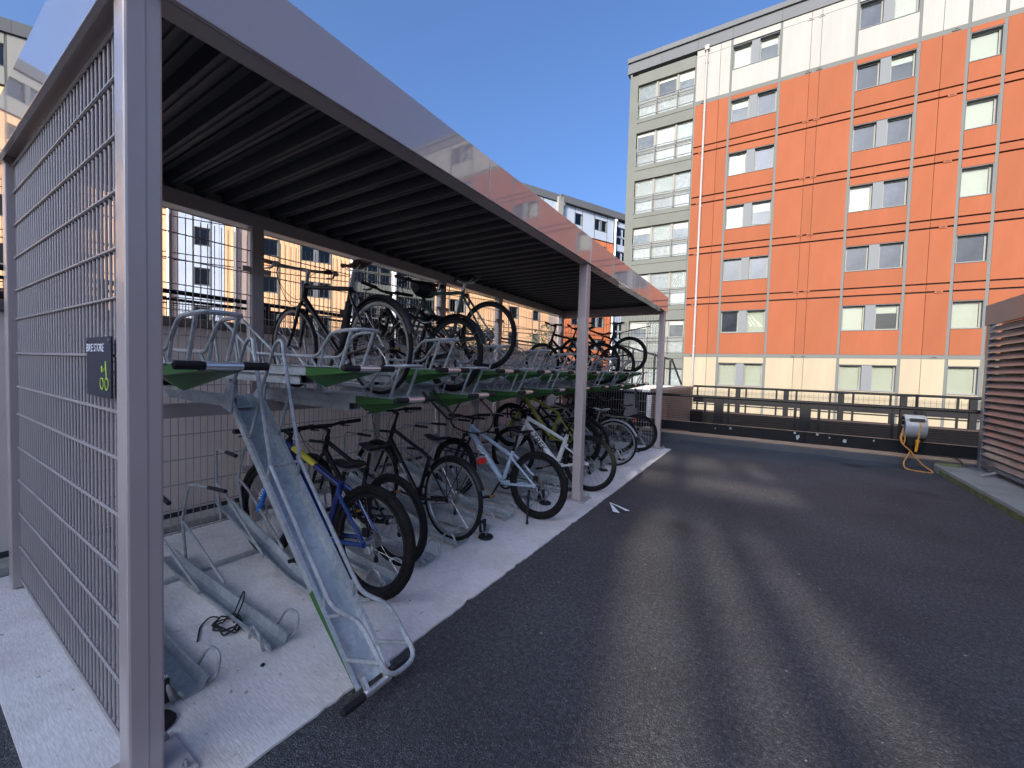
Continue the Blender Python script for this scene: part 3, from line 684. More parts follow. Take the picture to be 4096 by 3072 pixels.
            if bar == 'bullhorn': G.tube([P[-8] if len(P) > 8 else P[2]]+P[-6:], 0.0165, 8)
            else: G.tube([b-d*0.125, b+d*0.004], 0.0165, 10)
            c = b-d*0.15
            BL.tube([c+Vector((0.012,0,-0.004)), c+Vector((0.04,0.012*s,-0.03)), c+d*0.09+Vector((0.055,0,-0.045))], [0.012, 0.008, 0.005], 6)
            BL.tube([c-d*0.035, c+d*0.008], 0.019, 8)
    h = H.build('handlebar', barm, e, True)
    for G, BL in side: G.build('grip', gripm, h, True); BL.build('brake_lever', 'black_satin' if barm != 'steel' else 'dull_steel', h, True)
    cb = MB()
    for s, k in ((1, 0.10), (-1, 0.14), (1, 0.05)):
        a = sb+Vector((0.02, 0.16*s, 0.01)); b = h0+Vector((-0.02, 0.025*s, 0.03))
        if k == 0.05: b = crown+Vector((0.03, 0.03, -0.02))
        pts = [a*(1-t)**3+3*t*(1-t)**2*(a+Vector((0.13+k, -0.02*s, -0.01)))+3*t*t*(1-t)*(b+Vector((0.16, 0, 0.02-k)))+b*t**3 for t in [i/9 for i in range(10)]]
        cb.tube(pts, 0.0028, 5)
    for s in (1,):
        cb.tube([h0+Vector((-0.03,0.024,0.01)), bb.lerp(h0, 0.5)+Vector((0.02,0.026,0)), bb+Vector((0.02,0.03,0.03)), ra+Vector((0.06,0.06,0.02))], 0.0028, 5)
    cb.build('brake_cable', 'cable', e, True)
    # drivetrain (chain side is -y)
    ck = MB(); cr = 0.09
    ck.lathe([(cr,-0.045),(cr,-0.042),(cr-0.02,-0.042),(cr-0.02,-0.045)], bb, 'y', 28)
    for k in range(5):
        a = 2*pi*k/5+crank; ck.tube([bb+Vector((0.01*cos(a),-0.044,0.01*sin(a))), bb+Vector(((cr-0.012)*cos(a),-0.044,(cr-0.012)*sin(a)))], 0.006, 4)
    for s, a in ((1, crank), (-1, crank+pi)):
        tip = bb+Vector((0.17*cos(a), 0.085*s, 0.17*sin(a)))
        ck.tube([bb+Vector((0,0.05*s,0)), bb+Vector((0.02*cos(a),0.06*s,0.02*sin(a))), tip], [0.012, 0.013, 0.010], 8)
    c = ck.build('crankset', 'black_satin' if frame not in ('silver_paint',) else 'dull_steel', e, True)
    for s, a in ((1, crank), (-1, crank+pi)):
        tip = bb+Vector((0.17*cos(a), 0.085*s, 0.17*sin(a)))
        pm = MB().box(-0.05,0.012 if s > 0 else -0.10,-0.012,-0.03,0.10 if s > 0 else -0.012,0.012).box(0.03,0.012 if s > 0 else -0.10,-0.012,0.05,0.10 if s > 0 else -0.012,0.012).box(-0.03,0.09*s-0.008,-0.010,0.03,0.09*s+0.008,0.010).tube([(0,0,0),(0,0.095*s,0)], 0.008, 8)
        pd = pm.build('pedal', 'black_satin', e); pd.location = tip; pd.rotation_euler = (0, 0.3, 0)
        MB().box(-0.052,0.03*s-0.002 if s > 0 else -0.08,-0.007,-0.0505,0.08 if s > 0 else -0.03,0.007).build('reflector', 'amber', pd)
    cs = MB()
    for i, rr in enumerate((0.048, 0.042, 0.036, 0.03, 0.024)):
        cs.lathe([(rr,-0.040-0.004*i),(rr,-0.038-0.004*i),(0.012,-0.038-0.004*i),(0.012,-0.040-0.004*i)], ra, 'y', 20)
    cs.build('cassette', 'dull_steel', e)
    chn = MB(); ang = [pi/2+pi*i/8 for i in range(9)]
    loop = [ra+Vector((0.042*cos(t),-0.044,0.042*sin(t))) for t in ang]+[bb+Vector((cr*cos(-pi/2+pi*i/8),-0.044,cr*sin(-pi/2+pi*i/8))) for i in range(9)]
    chn.tube(loop, 0.0042, 4, closed=True); chn.build('chain', 'dull_steel', e)
    dm = MB().tube([ra+Vector((0.0,-0.055,-0.02)), ra+Vector((0.02,-0.055,-0.075)), ra+Vector((0.0,-0.05,-0.13))], [0.010,0.012,0.009], 6)
    dm.lathe([(0.020,-0.005),(0.020,0.005),(0.006,0.005),(0.006,-0.005)], ra+Vector((0.0,-0.045,-0.13)), 'y', 12); dm.build('derailleur', 'black_satin', e, True)
    bk = MB()
    if not disc:
        for (c0, y) in ((st-sd*0.10+Vector((-0.065,0,0)), 1), (crown+Vector((0.03,0,-0.03)), 1)):
            for s in (-1, 1): bk.tube([c0+Vector((0,0.008*s,0.03)), c0+Vector((0.0,0.036*s,0.01)), c0+Vector((-0.005,0.028*s,-0.045))], [0.007, 0.008, 0.009], 6)
        bk.build('brake', 'dull_steel', e, True)
    else:
        bk.box(-0.03,0.048,r+0.05,0.02,0.07,r+0.10); bk.build('brake_caliper', 'black_satin', e)
    if guard:
        for (cx, a0, a1) in ((0, 0.35, 2.75), (wb, 0.25, 2.6)) if not clipguard else ((0, 0.9, 2.9),):
            g = MB(); rings = []
            for i in range(15):
                a = a0+(a1-a0)*i/14; rr = r+0.014; gw = tw/2+0.012
                C = Vector((cx+rr*cos(a), 0, r+rr*sin(a))); rad = Vector((cos(a),0,sin(a)))
                rings.append([tuple(C+Vector((0,y,0))+rad*zz) for y, zz in ((-gw,-0.012),(-gw*0.6,0.006),(0,0.011),(gw*0.6,0.006),(gw,-0.012),(gw*0.6,0.002),(0,0.007),(-gw*0.6,0.002))])
            gm = g.loft(rings).build('mudguard', guard, e, True)
            sy = MB()
            for s in (-1, 1):
                aa = a1-0.35 if cx == 0 else a1-0.2
                sy.tube([(cx,0.05*s,r), (cx+(r+0.01)*cos(aa), 0.02*s, r+(r+0.01)*sin(aa))], 0.0022, 5)
            sy.build('mudguard_stay', 'dull_steel', gm)
    if rackm:
        k = MB(); zt = 2*r+0.065
        for s in (-1, 1):
            k.tube(fillet([(0.16,0.05*s,zt+0.01),(0.10,0.06*s,zt),(-0.26,0.06*s,zt),(-0.29,0.045*s,zt)], 0.03, 3), 0.005, 6)
            k.tube([(0.0,0.065*s,r+0.02),(-0.20,0.06*s,zt)], 0.0045, 6); k.tube([(0.0,0.065*s,r+0.02),(0.05,0.06*s,zt)], 0.0045, 6)
        for xx in (-0.27,-0.16,-0.05,0.06): k.tube([(xx,-0.06,zt),(xx,0.06,zt)], 0.004, 6)
        k.tube([(-0.24,0,zt+0.005),(0.15,0,zt+0.012)], 0.004, 6)
        kk = k.build('luggage_rack', rackm, e, True)
        MB().box(-0.315,-0.045,zt-0.06,-0.30,0.045,zt-0.012).build('rear_reflector', 'red', kk, bevel=0.004)
    if stand:
        MB().tube([(0.05,0.075,r-0.05),(0.03,0.11,r-0.10),(-0.03,0.20,0.02)], [0.013,0.012,0.010], 8).tube([(-0.03,0.20,0.022),(-0.038,0.21,0.004)], 0.014, 8).build('kickstand', 'black_satin', e, True)
    if basket:
        b0 = sb+Vector((0.10,0,0.04)); m = MB()
        for i in range(9):
            f = i/8; hx, hy = 0.10+0.035*f, 0.14+0.045*f; z = -0.14+0.26*f
            m.tube([b0+Vector((sx*hx, sy*hy, z)) for sx, sy in ((-1,-1),(1,-1),(1,1),(-1,1))], 0.011, 6, closed=True)
        n = 40
        for i in range(n):
            t = i/n*4; sd_ = int(t); u = (t-sd_)*2-1
            p = [(u,-1),(1,u),(-u,1),(-1,-u)][sd_]
            m.tube([b0+Vector((p[0]*0.10,p[1]*0.14,-0.15)), b0+Vector((p[0]*0.135,p[1]*0.185,0.125))], 0.008, 4)
        m.box(b0.x-0.10,b0.y-0.14,b0.z-0.155,b0.x+0.10,b0.y+0.14,b0.z-0.145)
        m.build('basket', 'wicker', e, True)
    if lamp:
        MB().lathe([(0.0005,0),(0.022,0.002),(0.022,0.03),(0.014,0.05),(0.0005,0.052)], sp_top-sd*0.14+Vector((-0.07,0,0)), 'x', 12, closed=False).build('rear_light', 'black_satin', e, True)
    if toolbag:
        c0 = sb+Vector((0.02,0,-0.08)); rings = []
        for i in range(7):
            f = i/6; y = -0.13+0.26*f; k = 0.55+0.45*sin(pi*f)**0.5
            rings.append([(c0.x-0.08+0.075*k*cos(a)*1.15, c0.y+y, c0.z+0.01+0.085*k*sin(a)) for a in [2*pi*j/12 for j in range(12)]])
        MB().loft(rings).build('handlebar_bag', 'black_satin', e, True)
    if pump:
        p0 = bb+sd*0.10+Vector((-0.035,0.02,0)); MB().tube([p0, p0+sd*0.10, p0+sd*0.30], [0.028,0.032,0.026], 10).box(p0.x-0.05,p0.y-0.02,p0.z+0.20,p0.x+0.0,p0.y+0.02,p0.z+0.235).build('frame_lock', 'rubber', e, True)
    if decal: place_decal(decal[0], decal[1], decal[2], e, h0+hd*0.03, bb, q*(1.86 if style == 'trek' else 1.56 if susp else 1.26)+0.001, shear=0.25, t=decal[3] if len(decal) > 3 else 0.45)
    if top_sticker:
        a, b = tt1.lerp(tt0, 0.12), tt1.lerp(tt0, 0.55)
        MB().tube([a+Vector((0,0,0.002)), b+Vector((0,0,0.002))], [q*1.09, q*1.03], 10).build('frame_sticker', top_sticker, e, True)
    return e
RZ = pi
# ground tier, from the pulled-down tray towards the fence
bicycle('muddy blue mountain bike with yellow top tube and fat knobbly tyres', (-2.085, 1.655, 0.012), pi+0.06, lean=radians(3), r=0.362, tw=0.062, wb=1.15, frame='blue_dark', forkm='blue_bright', susp=True, disc=True, tyrem='tyre_mud', seat_top=0.42, seat_h=0.80, bb_h=0.31, head_len=0.11, stem_h=0.05, bars_w=0.74, tube_r=0.022, crank=-1.0, top_sticker='yellow', fork_print='XCM', rearm='blue_mid', post='black_satin', slope=0.02)
bicycle('dark grey hybrid bike squeezed between the blue and the black bikes', (-2.27, 2.03, 0.03), pi-0.03, lean=radians(-2), r=0.34, tw=0.045, wb=1.06, frame='black_satin', seat_top=0.40, seat_h=0.83, bb_h=0.28, bars_w=0.66, crank=0.3, post='black_satin', rimm='black_satin')
bicycle('black city bike with luggage rack, mudguards and red rear reflector', (-2.235, 2.60, 0.03), pi-0.08, lean=radians(3), r=0.345, tw=0.040, wb=1.08, frame='black_gloss', seat_top=0.42, seat_h=0.82, bb_h=0.28, head_len=0.16, stem_h=0.14, guard='black_satin', rackm='black_satin', rimm='rim_silver', decal=('ammook', 0.040, 'print_white', 0.55), crank=0.15, wide=0.17, bars_w=0.64)
bicycle('pale ice blue mountain bike leaning on its black kickstand', (-1.90, 3.50, 0.012), pi-0.05, lean=radians(4), r=0.335, tw=0.055, wb=1.14, frame='ice_blue', forkm='black_gloss', susp=True, disc=True, seat_top=0.36, seat_h=0.83, bb_h=0.29, head_len=0.11, stem_h=0.06, bars_w=0.68, tube_r=0.021, stand=True, decal=('GIANT', 0.085, 'print_white', 0.48), crank=-1.1, post='black_satin', slope=0.03, sp='black_satin')
bicycle('white gravel bike with drop handlebar and big black letters', (-1.83, 4.70, 0.012), pi+0.03, lean=radians(3), r=0.345, tw=0.042, wb=1.10, frame='white_paint', style='trek', bar='drop', seat_top=0.40, seat_h=0.84, bb_h=0.27, head_len=0.14, tube_r=0.021, disc=True, decal=('TREK', 0.115, 'print_black', 0.45), crank=-0.3, post='black_satin', slope=0.05, sp='black_satin')
bicycle('lime green mountain bike half hidden behind the white gravel bike', (-2.26, 5.28, 0.16), pi-0.02, lean=radians(-3), pitch=radians(-6), r=0.35, tw=0.058, wb=1.12, frame='lime', susp=True, disc=True, seat_top=0.42, seat_h=0.80, bb_h=0.31, head_len=0.12, stem_h=0.06, bars_w=0.70, tube_r=0.02, crank=0.8, post='black_satin', lamp=True)
bicycle('dark town bike carrying a brown wicker basket on its handlebar', (-2.30, 5.84, 0.05), pi, lean=radians(2), r=0.345, tw=0.036, wb=1.08, frame='black_gloss', style='step', bar='city', seat_top=0.46, seat_h=0.86, bb_h=0.28, head_len=0.18, stem_h=0.16, guard='black_satin', basket=True, crank=1.0, bars_w=0.6)
bicycle('worn silver town bike with white edged saddle and chrome rear mudguard', (-2.02, 6.24, 0.012), pi+0.05, lean=radians(4), r=0.355, tw=0.034, wb=1.08, frame='silver_paint', style='step', bar='city', seat_top=0.42, seat_h=0.86, bb_h=0.29, head_len=0.16, stem_h=0.13, guard='silver_paint', rackm='dull_steel', rimm='rim_silver', crank=-0.5, saddlem='white_paint', bars_w=0.58, wide=0.18)
bicycle('black bike on the ground tier just behind the silver town bike', (-2.20, 6.95, 0.08), pi, lean=radians(-2), r=0.345, tw=0.045, wb=1.06, frame='black_satin', seat_top=0.46, seat_h=0.93, bb_h=0.28, bars_w=0.62, crank=0.5, post='black_satin')
bicycle('black wheeled bike standing last on the ground next to the far mesh', (-2.03, 7.68, 0.012), pi+0.04, lean=radians(2), r=0.35, tw=0.045, wb=1.08, frame='black_satin', seat_top=0.42, seat_h=0.84, bb_h=0.29, bars_w=0.64, crank=-0.9, post='black_satin', disc=True, susp=True)
# upper tier
ZL, ZH = 1.284-0.052, 1.482-0.052
bicycle('slim black bike with brown saddle and brown bullhorn grips on upper tier', (-2.30, TY[3], 1.29), pi, lean=radians(-3), r=0.335, tw=0.030, wb=1.06, frame='black_gloss', bar='bullhorn', barm='steel', gripm='brown_leather', saddlem='brown_leather', seat_top=0.53, seat_h=0.90, bb_h=0.275, head_len=0.15, stem_h=0.10, rimm='dull_steel', crank=-1.3, pump=True, guard='black_satin', clipguard=True, bars_w=0.52, wide=0.125)
bicycle('black mountain bike on upper tier beside the dark green road bike', (-2.28, TY[5], 1.29), pi, lean=radians(2), r=0.32, tw=0.036, wb=1.05, frame='black_satin', seat_top=0.36, seat_h=0.62, bb_h=0.27, head_len=0.12, susp=True, bars_w=0.6, crank=0.4, post='black_satin', guard='black_satin', clipguard=True)
bicycle('dark green road bike with black handlebar bag on upper tier', (-2.17, TY[6], 1.485), pi, lean=radians(-2), r=0.31, tw=0.028, wb=0.98, frame='teal', bar='bullhorn', gripm='brown_leather', saddlem='black_satin', seat_top=0.50, seat_h=0.82, bb_h=0.265, head_len=0.12, stem_h=0.07, rimm='black_satin', crank=0.7, toolbag=True, lamp=True, bars_w=0.5)
bicycle('black flat bar bike on upper tier right beside the middle post', (-2.32, TY[15], 1.285), pi, lean=radians(-2), r=0.34, tw=0.036, wb=1.06, frame='black_satin', seat_top=0.46, seat_h=0.90, bb_h=0.28, head_len=0.15, stem_h=0.12, bars_w=0.6, crank=0.4, post='black_satin', sp='dull_steel')
bicycle('black city bike with low saddle on upper tier, second from the mesh end', (-2.30, TY[17], 1.285), pi, lean=radians(2), r=0.34, tw=0.036, wb=1.06, frame='black_gloss', seat_top=0.44, seat_h=0.88, bb_h=0.28, head_len=0.16, stem_h=0.14, bars_w=0.6, crank=1.4, post='black_satin', lamp=True)
uf = bicycle('black trail bike with long raised rear mudguard on upper tier', (-2.18, TY[18], 1.48), pi, lean=radians(-1), r=0.335, tw=0.045, wb=1.06, frame='black_satin', seat_top=0.40, seat_h=0.90, bb_h=0.30, head_len=0.12, susp=True, bars_w=0.66, crank=0.2, post='black_satin', slope=0.03)
g = MB(); rings = []
for i in range(10):
    f = i/9; x = 0.26-0.62*f; z = 0.70+0.20*f-0.05*f*f*1.2; hw = 0.02+0.028*f
    rings.append([(x,-hw,z),(x,0,z+0.012),(x,hw,z),(x,0,z-0.006)])
g.loft(rings).build('mudguard', 'black_satin', uf, True)

def sm(P, n=6):
    out = []; P = [Vector(p) for p in P]
    for i in range(len(P)-1):
        a, b, c, d = P[max(i-1,0)], P[i], P[i+1], P[min(i+2,len(P)-1)]
        for k in range(n):
            t = k/n; out.append(0.5*((2*b)+(c-a)*t+(2*a-5*b+4*c-d)*t*t+(3*b-a-3*c+d)*t**3))
    return out+[P[-1]]
MB().tube(sm([(-2.55,3.20,1.24),(-2.72,3.25,1.10),(-2.86,3.30,0.92),(-2.80,3.36,0.83),(-2.60,3.42,0.80),(-2.45,3.45,0.86),(-2.38,3.40,1.02),(-2.45,3.30,1.16),(-2.50,3.25,1.24)]), 0.0085, 8).build('cable_lock', 'cable', smooth=True, label='black cable lock hanging in a big loop above the pale blue bike', cat='lock')
L_ = MB().tube(fillet([(-2.02,2.03,1.32),(-1.93,2.20,1.12),(-1.94,2.28,1.13),(-2.03,2.14,1.33)], 0.03, 4), 0.009, 8)
L_.build('shackle_lock', 'black_satin', smooth=True, label='black U shaped lock hooked on the handle of a lower tray', cat='lock')
MB().tube(sm([(-2.05,7.44,1.20),(-2.02,7.40,1.02),(-2.03,7.46,0.86),(-2.02,7.54,0.90),(-2.03,7.52,1.08),(-2.05,7.46,1.20)]), 0.014, 8).build('cable_lock', 'cable', smooth=True, label='thick black lock dangling below the last low tray', cat='lock')
# ------------------------------------------------------------------ fences, wall, screen at the edges of the court
MB().box(-4.62,9.42,-3.3, 26,9.62,0.17).build('kerb', 'upstand', kind='structure', bevel=0.008)
MB().extrude([(-1.56,9.42,0.001),(-1.56,9.25,0.001),(-1.56,9.42,0.05)], (4.2,0,0)).build('pavement', 'upstand', kind='structure')
cp = MB().box(-4.62,9.44,0.172, 26,9.515,0.235)
cp.box(-4.62,9.432,0.185, 26,9.44,0.205); cp.build('coping_board', 'timber', label='long orange brown coping board under the black railing', cat='coping board', bevel=0.006)
def railing(name, label, x0, x1, y, top, posts, sub, plate=None, mesh=None, midr=None, pw=0.09):
    e = empty(name, (x0, y, 0), label=label, cat='railing')
    def P(mb, nm, m='fence_black', **k): o = mb.build(nm, m, e, **k); o.location = (-x0, -y, 0); return o
    P(MB().tube([(x0, y, top), (x1, y, top)], 0.030, 12), 'top_rail', smooth=True)
    for x in posts:
        p = P(MB().box(x-pw, y-0.05, 0.246, x+pw, y+0.05, top-0.03), 'post', bevel=0.004)
        MB().box(x-pw*0.5, y-0.09, 0.246, x+pw*0.5, y+0.09, 0.27).build('foot', 'fence_black', p)
        MB().box(x-pw-0.08, y-0.025, top-0.036, x+pw+0.08, y+0.025, top-0.030).build('rail_clip', 'fence_black', p)
    for x in sub: P(MB().box(x-0.022, y-0.012, 0.30, x+0.022, y+0.012, top-0.02), 'stile')
    if plate:
        z0, z1 = plate; xs = [x0]+list(posts)+[x1]
        for a, b in zip(xs, xs[1:]):
            pl = P(MB().box(a+0.003, y-0.075, z0, b-0.003, y-0.063, z1), 'kick_plate', bevel=0.002)
            P(MB().box(a+0.003, y-0.10, z1, b-0.003, y-0.062, z1+0.008), 'plate_lip', 'timber')
    if midr:
        for z in midr: P(MB().box(x0, y-0.015, z-0.017, x1, y+0.015, z+0.017), 'mid_rail')
    return e, P
e, P = railing('railing', 'black steel railing with scuffed kick plate and hose reel, nearest the court', -4.5, 2.95, 9.53, 1.02, [-3.9,-2.45,-0.86,0.62,2.03], [-3.6,-2.9,-1.12,-0.68,0.46,0.83,1.86,2.26], plate=(0.262,0.46), pw=0.085)
rng = random.Random(3)
for (x, z, s) in ((-0.62,0.40,0.035),(-0.9,0.37,0.02),(0.47,0.43,0.03),(0.52,0.35,0.05),(0.82,0.43,0.035),(1.0,0.39,0.02),(1.22,0.36,0.05),(1.62,0.41,0.025)):
    n = 9; pts = [(x+s*(0.5+rng.random()*0.6)*cos(2*pi*i/n)*0.7, 9.4545, z+s*(0.5+rng.random()*0.6)*sin(2*pi*i/n)) for i in range(n)]
    P(MB().poly(pts), 'peeled_patch', 'peel')
lw = MB()
for a, b in ((-2.36,-1.12),(-0.68,0.46),(0.83,1.86),(2.26,2.95)):
    for i in range(11): lw.box(a, 9.523, 0.52+i*0.042, b, 9.535, 0.526+i*0.042) if a < -1.5 else lw.box(a, 9.523, 0.50+i*0.042, b, 9.535, 0.505+i*0.042) if i < 5 else None
P(lw, 'horizontal_wires', kind='stuff')
# far railing across the light well, on its own dark parapet
MB().box(-1.93,13.02,-3.3, 26,13.4,0.40).build('parapet_wall', 'spandrel', label='dark horizontally lined parapet below the far railing', cat='wall')
e, P = railing('railing', 'second black railing with wire infill across the light well', -1.9, 9.0, 13.2, 1.14, [-0.72,0.42,1.58,2.75,3.9,5.1], [-1.78,-0.95,-0.52,0.2,0.65,1.36,1.82,2.52,2.98,3.66,4.14], midr=[0.86,0.62], pw=0.06)
iw = MB()
for k in range(110): iw.box(-1.88+k*0.1, 13.215, 0.88, -1.876+k*0.1, 13.219, 1.08)
for z in (0.90,0.93,0.96,0.99,1.02): iw.box(-1.88,13.216,z,9,13.218,z+0.004)
P(iw, 'infill_wires', kind='stuff')
for a, b in ((-1.9,2.0),(2.0,6.0),(6.0,9.0)): P(MB().box(a,13.19,0.66,b,13.21,0.80), 'spandrel_board')
P(MB().box(-1.9,13.0,0.403,9,13.30,0.43), 'ledge', 'joint_dark')
# brown side wall along the light well
w_ = MB().box(-2.30,9.75,-3.3,-1.95,13.4,1.04).build('side_wall', 'brown_wall', label='brown slatted side wall at the end of the court', cat='wall')
for i in range(24):
    z = 0.30+i*0.030; MB().box(-1.949,9.76,z,-1.942,13.39,z+0.019).build('slat', 'brown_wall', w_)
MB().box(-2.33,9.72,1.042,-1.93,13.42,1.12).build('coping', 'timber', w_)
MB().box(-2.95,9.74,-3.3,-2.60,10.1,1.08).build('pier', 'clad_white', label='white rendered pier behind the far mesh wall', cat='pier', bevel=0.01)
MB().box(-4.6,9.80,-3.3,-2.96,10.05,1.05).build('dark_wall', 'spandrel', label='dark wall left of the white pier', cat='wall')
# stair guard behind
sgd = empty('stair_guard', (-4.3, 13.2, 0), label='black stair guard with sloping rail behind the far mesh', cat='stair guard')
def sgp(mb, nm, m='fence_black'): o = mb.build(nm, m, sgd); o.location = (4.3, -13.2, 0)
sgp(MB().tube([(-4.3,13.55,2.42),(-2.75,13.55,1.96),(-2.62,13.55,1.95),(-2.3,13.55,1.15)], 0.03, 8), 'hand_rail')
for i, x in enumerate((-4.2,-3.85,-3.5,-3.15,-2.85,-2.66)): sgp(MB().box(x-0.03,13.53,1.12,x+0.03,13.57,2.40-(x+4.3)*0.297), 'baluster')
sgp(MB().box(-4.4,13.5,-3.3,-2.35,13.7,1.10), 'string_wall', 'render_far')

# beige wall behind the rack with railing on top
bw = MB().box(-4.95,-9,-3.3,-4.62,9.7,1.80).build('garden_wall', 'render_beige', label='beige rendered wall behind the bicycle rack', cat='wall')
MB().box(-5.0,-9,1.80,-4.58,9.7,1.885).build('coping', 'coping', bw, bevel=0.01)
MB().box(-4.619,-9,-0.02,-4.607,9.6,0.07).build('base_band', 'band_dark', bw)  # dark band along the foot of the wall
e = empty('wall_railing', (-4.8, 0, 1.885), label='black railing with fine mesh standing on the beige wall', cat='railing')
def WP(mb, nm, **k): o = mb.build(nm, 'fence_black', e, **k); o.location = (4.8, 0, -1.885); return o
WP(MB().tube([(-4.8,-9,2.135),(-4.8,9.7,2.135)], 0.022, 8), 'top_rail')
WP(MB().box(-4.815,-9,2.05,-4.785,9.7,2.075), 'mid_rail')
for i in range(14): WP(MB().box(-4.84,-8.3+i*1.33,1.886,-4.76,-8.25+i*1.33,2.12), 'post')
fm = MB()
for i in range(560): fm.box(-4.802,-4.0+i*0.024,1.89,-4.7985,-3.9985+i*0.024+0.0018,2.05)
for z in (1.91,1.934,1.958,1.982,2.006,2.03): fm.box(-4.803,-4,z,-4.799,9.6,z+0.0022)
WP(fm, 'fine_mesh', kind='stuff')
# dead leaves in the gutter behind the kerb
lf = MB(); rng = random.Random(11)
for i in range(420):
    x = -4.60+rng.random()*0.11; y = -1+rng.random()*9; s = 0.012+rng.random()*0.016; a = rng.random()*6.3
    p = [(x+s*cos(a+t)*k, y+s*sin(a+t)*k, 0.006+rng.random()*0.03) for t, k in ((0,1.4),(1.6,0.7),(3.1,1.2),(4.7,0.7))]
    lf.poly(p)
lf.build('dead_leaves', 'leaf_dead', kind='stuff')

# louvred plant screen on the right
sc = empty('plant_screen', (2.87, 5, 0), label='grey louvred plant screen on posts at the right edge of the court', cat='screen')
def SP(mb, nm, m, **k): o = mb.build(nm, m, sc, **k); o.location = (-2.87, -5, 0); return o
for y in (9.28, 6.9, 4.5):
    p = SP(MB().box(2.84, y-0.05, 0.125, 2.93, y+0.05, 2.70), 'post', 'louvre', bevel=0.005)
    MB().box(2.76, y-0.13, 0.122, 3.0, y+0.13, 0.135).build('base_plate', 'louvre', p)
SP(MB().box(2.825, -1.0, 2.385, 2.90, 9.36, 2.70), 'top_fascia', 'screen_cap', bevel=0.004)
SP(MB().box(2.85, -1.0, 0.19, 2.90, 9.23, 0.245), 'bottom_rail', 'louvre')
lv = MB().extrude([(0,0,0),(0.004,0,-0.012),(0.072,0,0.078),(0.072,0,0.094),(0.062,0,0.090)], (0, 4.6, 0)).mesh('slat', 'louvre')
for i in range(20):
    z = 0.27+i*0.1055
    for y in (-0.1, 4.615): 
        o = share('slat', lv, sc, (2.838-2.87, y-5+0.0, z))
SP(MB().tube([(2.66,8.6,0.13),(2.9,8.75,0.20)], 0.022, 8), 'drain_pipe', 'pipe_white', smooth=True)
SP(MB().box(2.96,-1,0.13,2.99,9.2,2.4), 'backing', 'interior')
kb = MB().box(2.375,-6,-0.02,3.0,9.40,0.12).build('kerb', 'kerb_concrete', kind='structure', bevel=0.012)
MB().box(2.368,-6,0.001,2.3745,9.1,0.075).build('moss', 'mossy', kind='stuff')
MB().box(3.0,-6,-0.02,9,9.40,0.10).build('planting_bed', 'soil', kind='structure')
MB().extrude([(2.38,9.36,0.122),(2.62,9.30,0.122),(2.74,9.42,0.122),(2.5,9.44,0.122)], (0,0,0.03)).build('stone', 'mossy', label='flat mossy stone at the foot of the screen post', cat='stone')

# hose reel on the railing
hr = empty('hose_reel', (2.10, 9.38, 0.72), label='grey hose reel hung on the railing with orange hose', cat='hose reel')
def HP(mb, nm, m, s=True, **k): return mb.build(nm, m, hr, s, **k)
rr = 0.185
prof = [(rr,-0.135),(rr+0.012,-0.12),(rr+0.012,0.12),(rr,0.135),(rr-0.02,0.135),(rr-0.02,-0.135)]
body = MB(); n = 36
# casing with a slot at the front top: leave out two sectors between the rims
i0 = len(body.v)
for k in range(n):
    t = 2*pi*k/n
    for (r_, o) in prof: body.v.append((o, -r_*cos(t), r_*sin(t)))
m_ = len(prof)
for k in range(n):
    A = k*m_; B = ((k+1) % n)*m_
    for j in range(m_):
        if k in (3,) and j == 1: continue
        body.f.append((A+j, A+(j+1) % m_, B+(j+1) % m_, B+j))
cas = HP(body, 'casing', 'reel_grey')
slot = []
for a in (radians(28), radians(44)):
    slot.append((a))
sm = MB()
for i in range(6):
    a = radians(27+i*3.4); b = radians(27+(i+1)*3.4); R1 = rr+0.0135
    sm.poly([(-0.085,-R1*cos(a),R1*sin(a)),(0.10,-R1*cos(a),R1*sin(a)),(0.10,-R1*cos(b),R1*sin(b)),(-0.085,-R1*cos(b),R1*sin(b))])
HP(sm, 'slot', 'rubber', False)
HP(MB().lathe([(0.0005,-0.10),(0.16,-0.10),(0.16,-0.095),(0.0005,-0.095)], (0,0,0), 'x', 24), 'side_plate', 'louvre')
dr = MB()
for k in range(6):
    a = 2*pi*k/6; dr.box(-0.128,0.11*cos(a)-0.014,0.11*sin(a)-0.014,-0.10,0.11*cos(a)+0.014,0.11*sin(a)+0.014)
HP(dr, 'crank_plate', 'peel', False)
HP(MB().box(-0.08,-0.06,-0.33,0.10,0.07,-0.185), 'bracket', 'black_satin', False, bevel=0.01)
HP(MB().tube([(-0.03,-0.05,-0.30),(-0.03,-0.05,-0.40)], [0.035,0.02], 10), 'swivel', 'black_satin')
HP(MB().tube(fillet([(0.03,-0.165,0.085),(0.045,-0.205,0.06),(0.03,-0.205,-0.10),(0.02,-0.19,-0.22)], 0.05, 5), 0.011, 8), 'hose_lead', 'hose_orange')
HP(MB().tube([(0.02,-0.19,-0.20),(0.005,-0.185,-0.40)], [0.024,0.016], 10).tube([(0.02,-0.19,-0.205),(0.019,-0.19,-0.235)], 0.030, 10), 'nozzle', 'amber')
pts = [(-0.13,-0.05,-0.02),(-0.16,-0.10,-0.13),(-0.15,-0.12,-0.28),(-0.05,-0.13,-0.40),(0.10,-0.16,-0.60),(0.22,-0.19,-0.705),(0.10,-0.25,-0.708),(-0.10,-0.22,-0.69),(-0.13,-0.18,-0.60),(-0.07,-0.13,-0.47),(-0.03,-0.05,-0.40)]
def smooth(P, n=6):
    out = []; P = [Vector(p) for p in P]
    for i in range(len(P)-1):
        a, b, c, d = P[max(i-1,0)], P[i], P[i+1], P[min(i+2,len(P)-1)]
        for k in range(n):
            t = k/n; out.append(0.5*((2*b)+(c-a)*t+(2*a-5*b+4*c-d)*t*t+(3*b-a-3*c+d)*t**3))
    return out+[P[-1]]
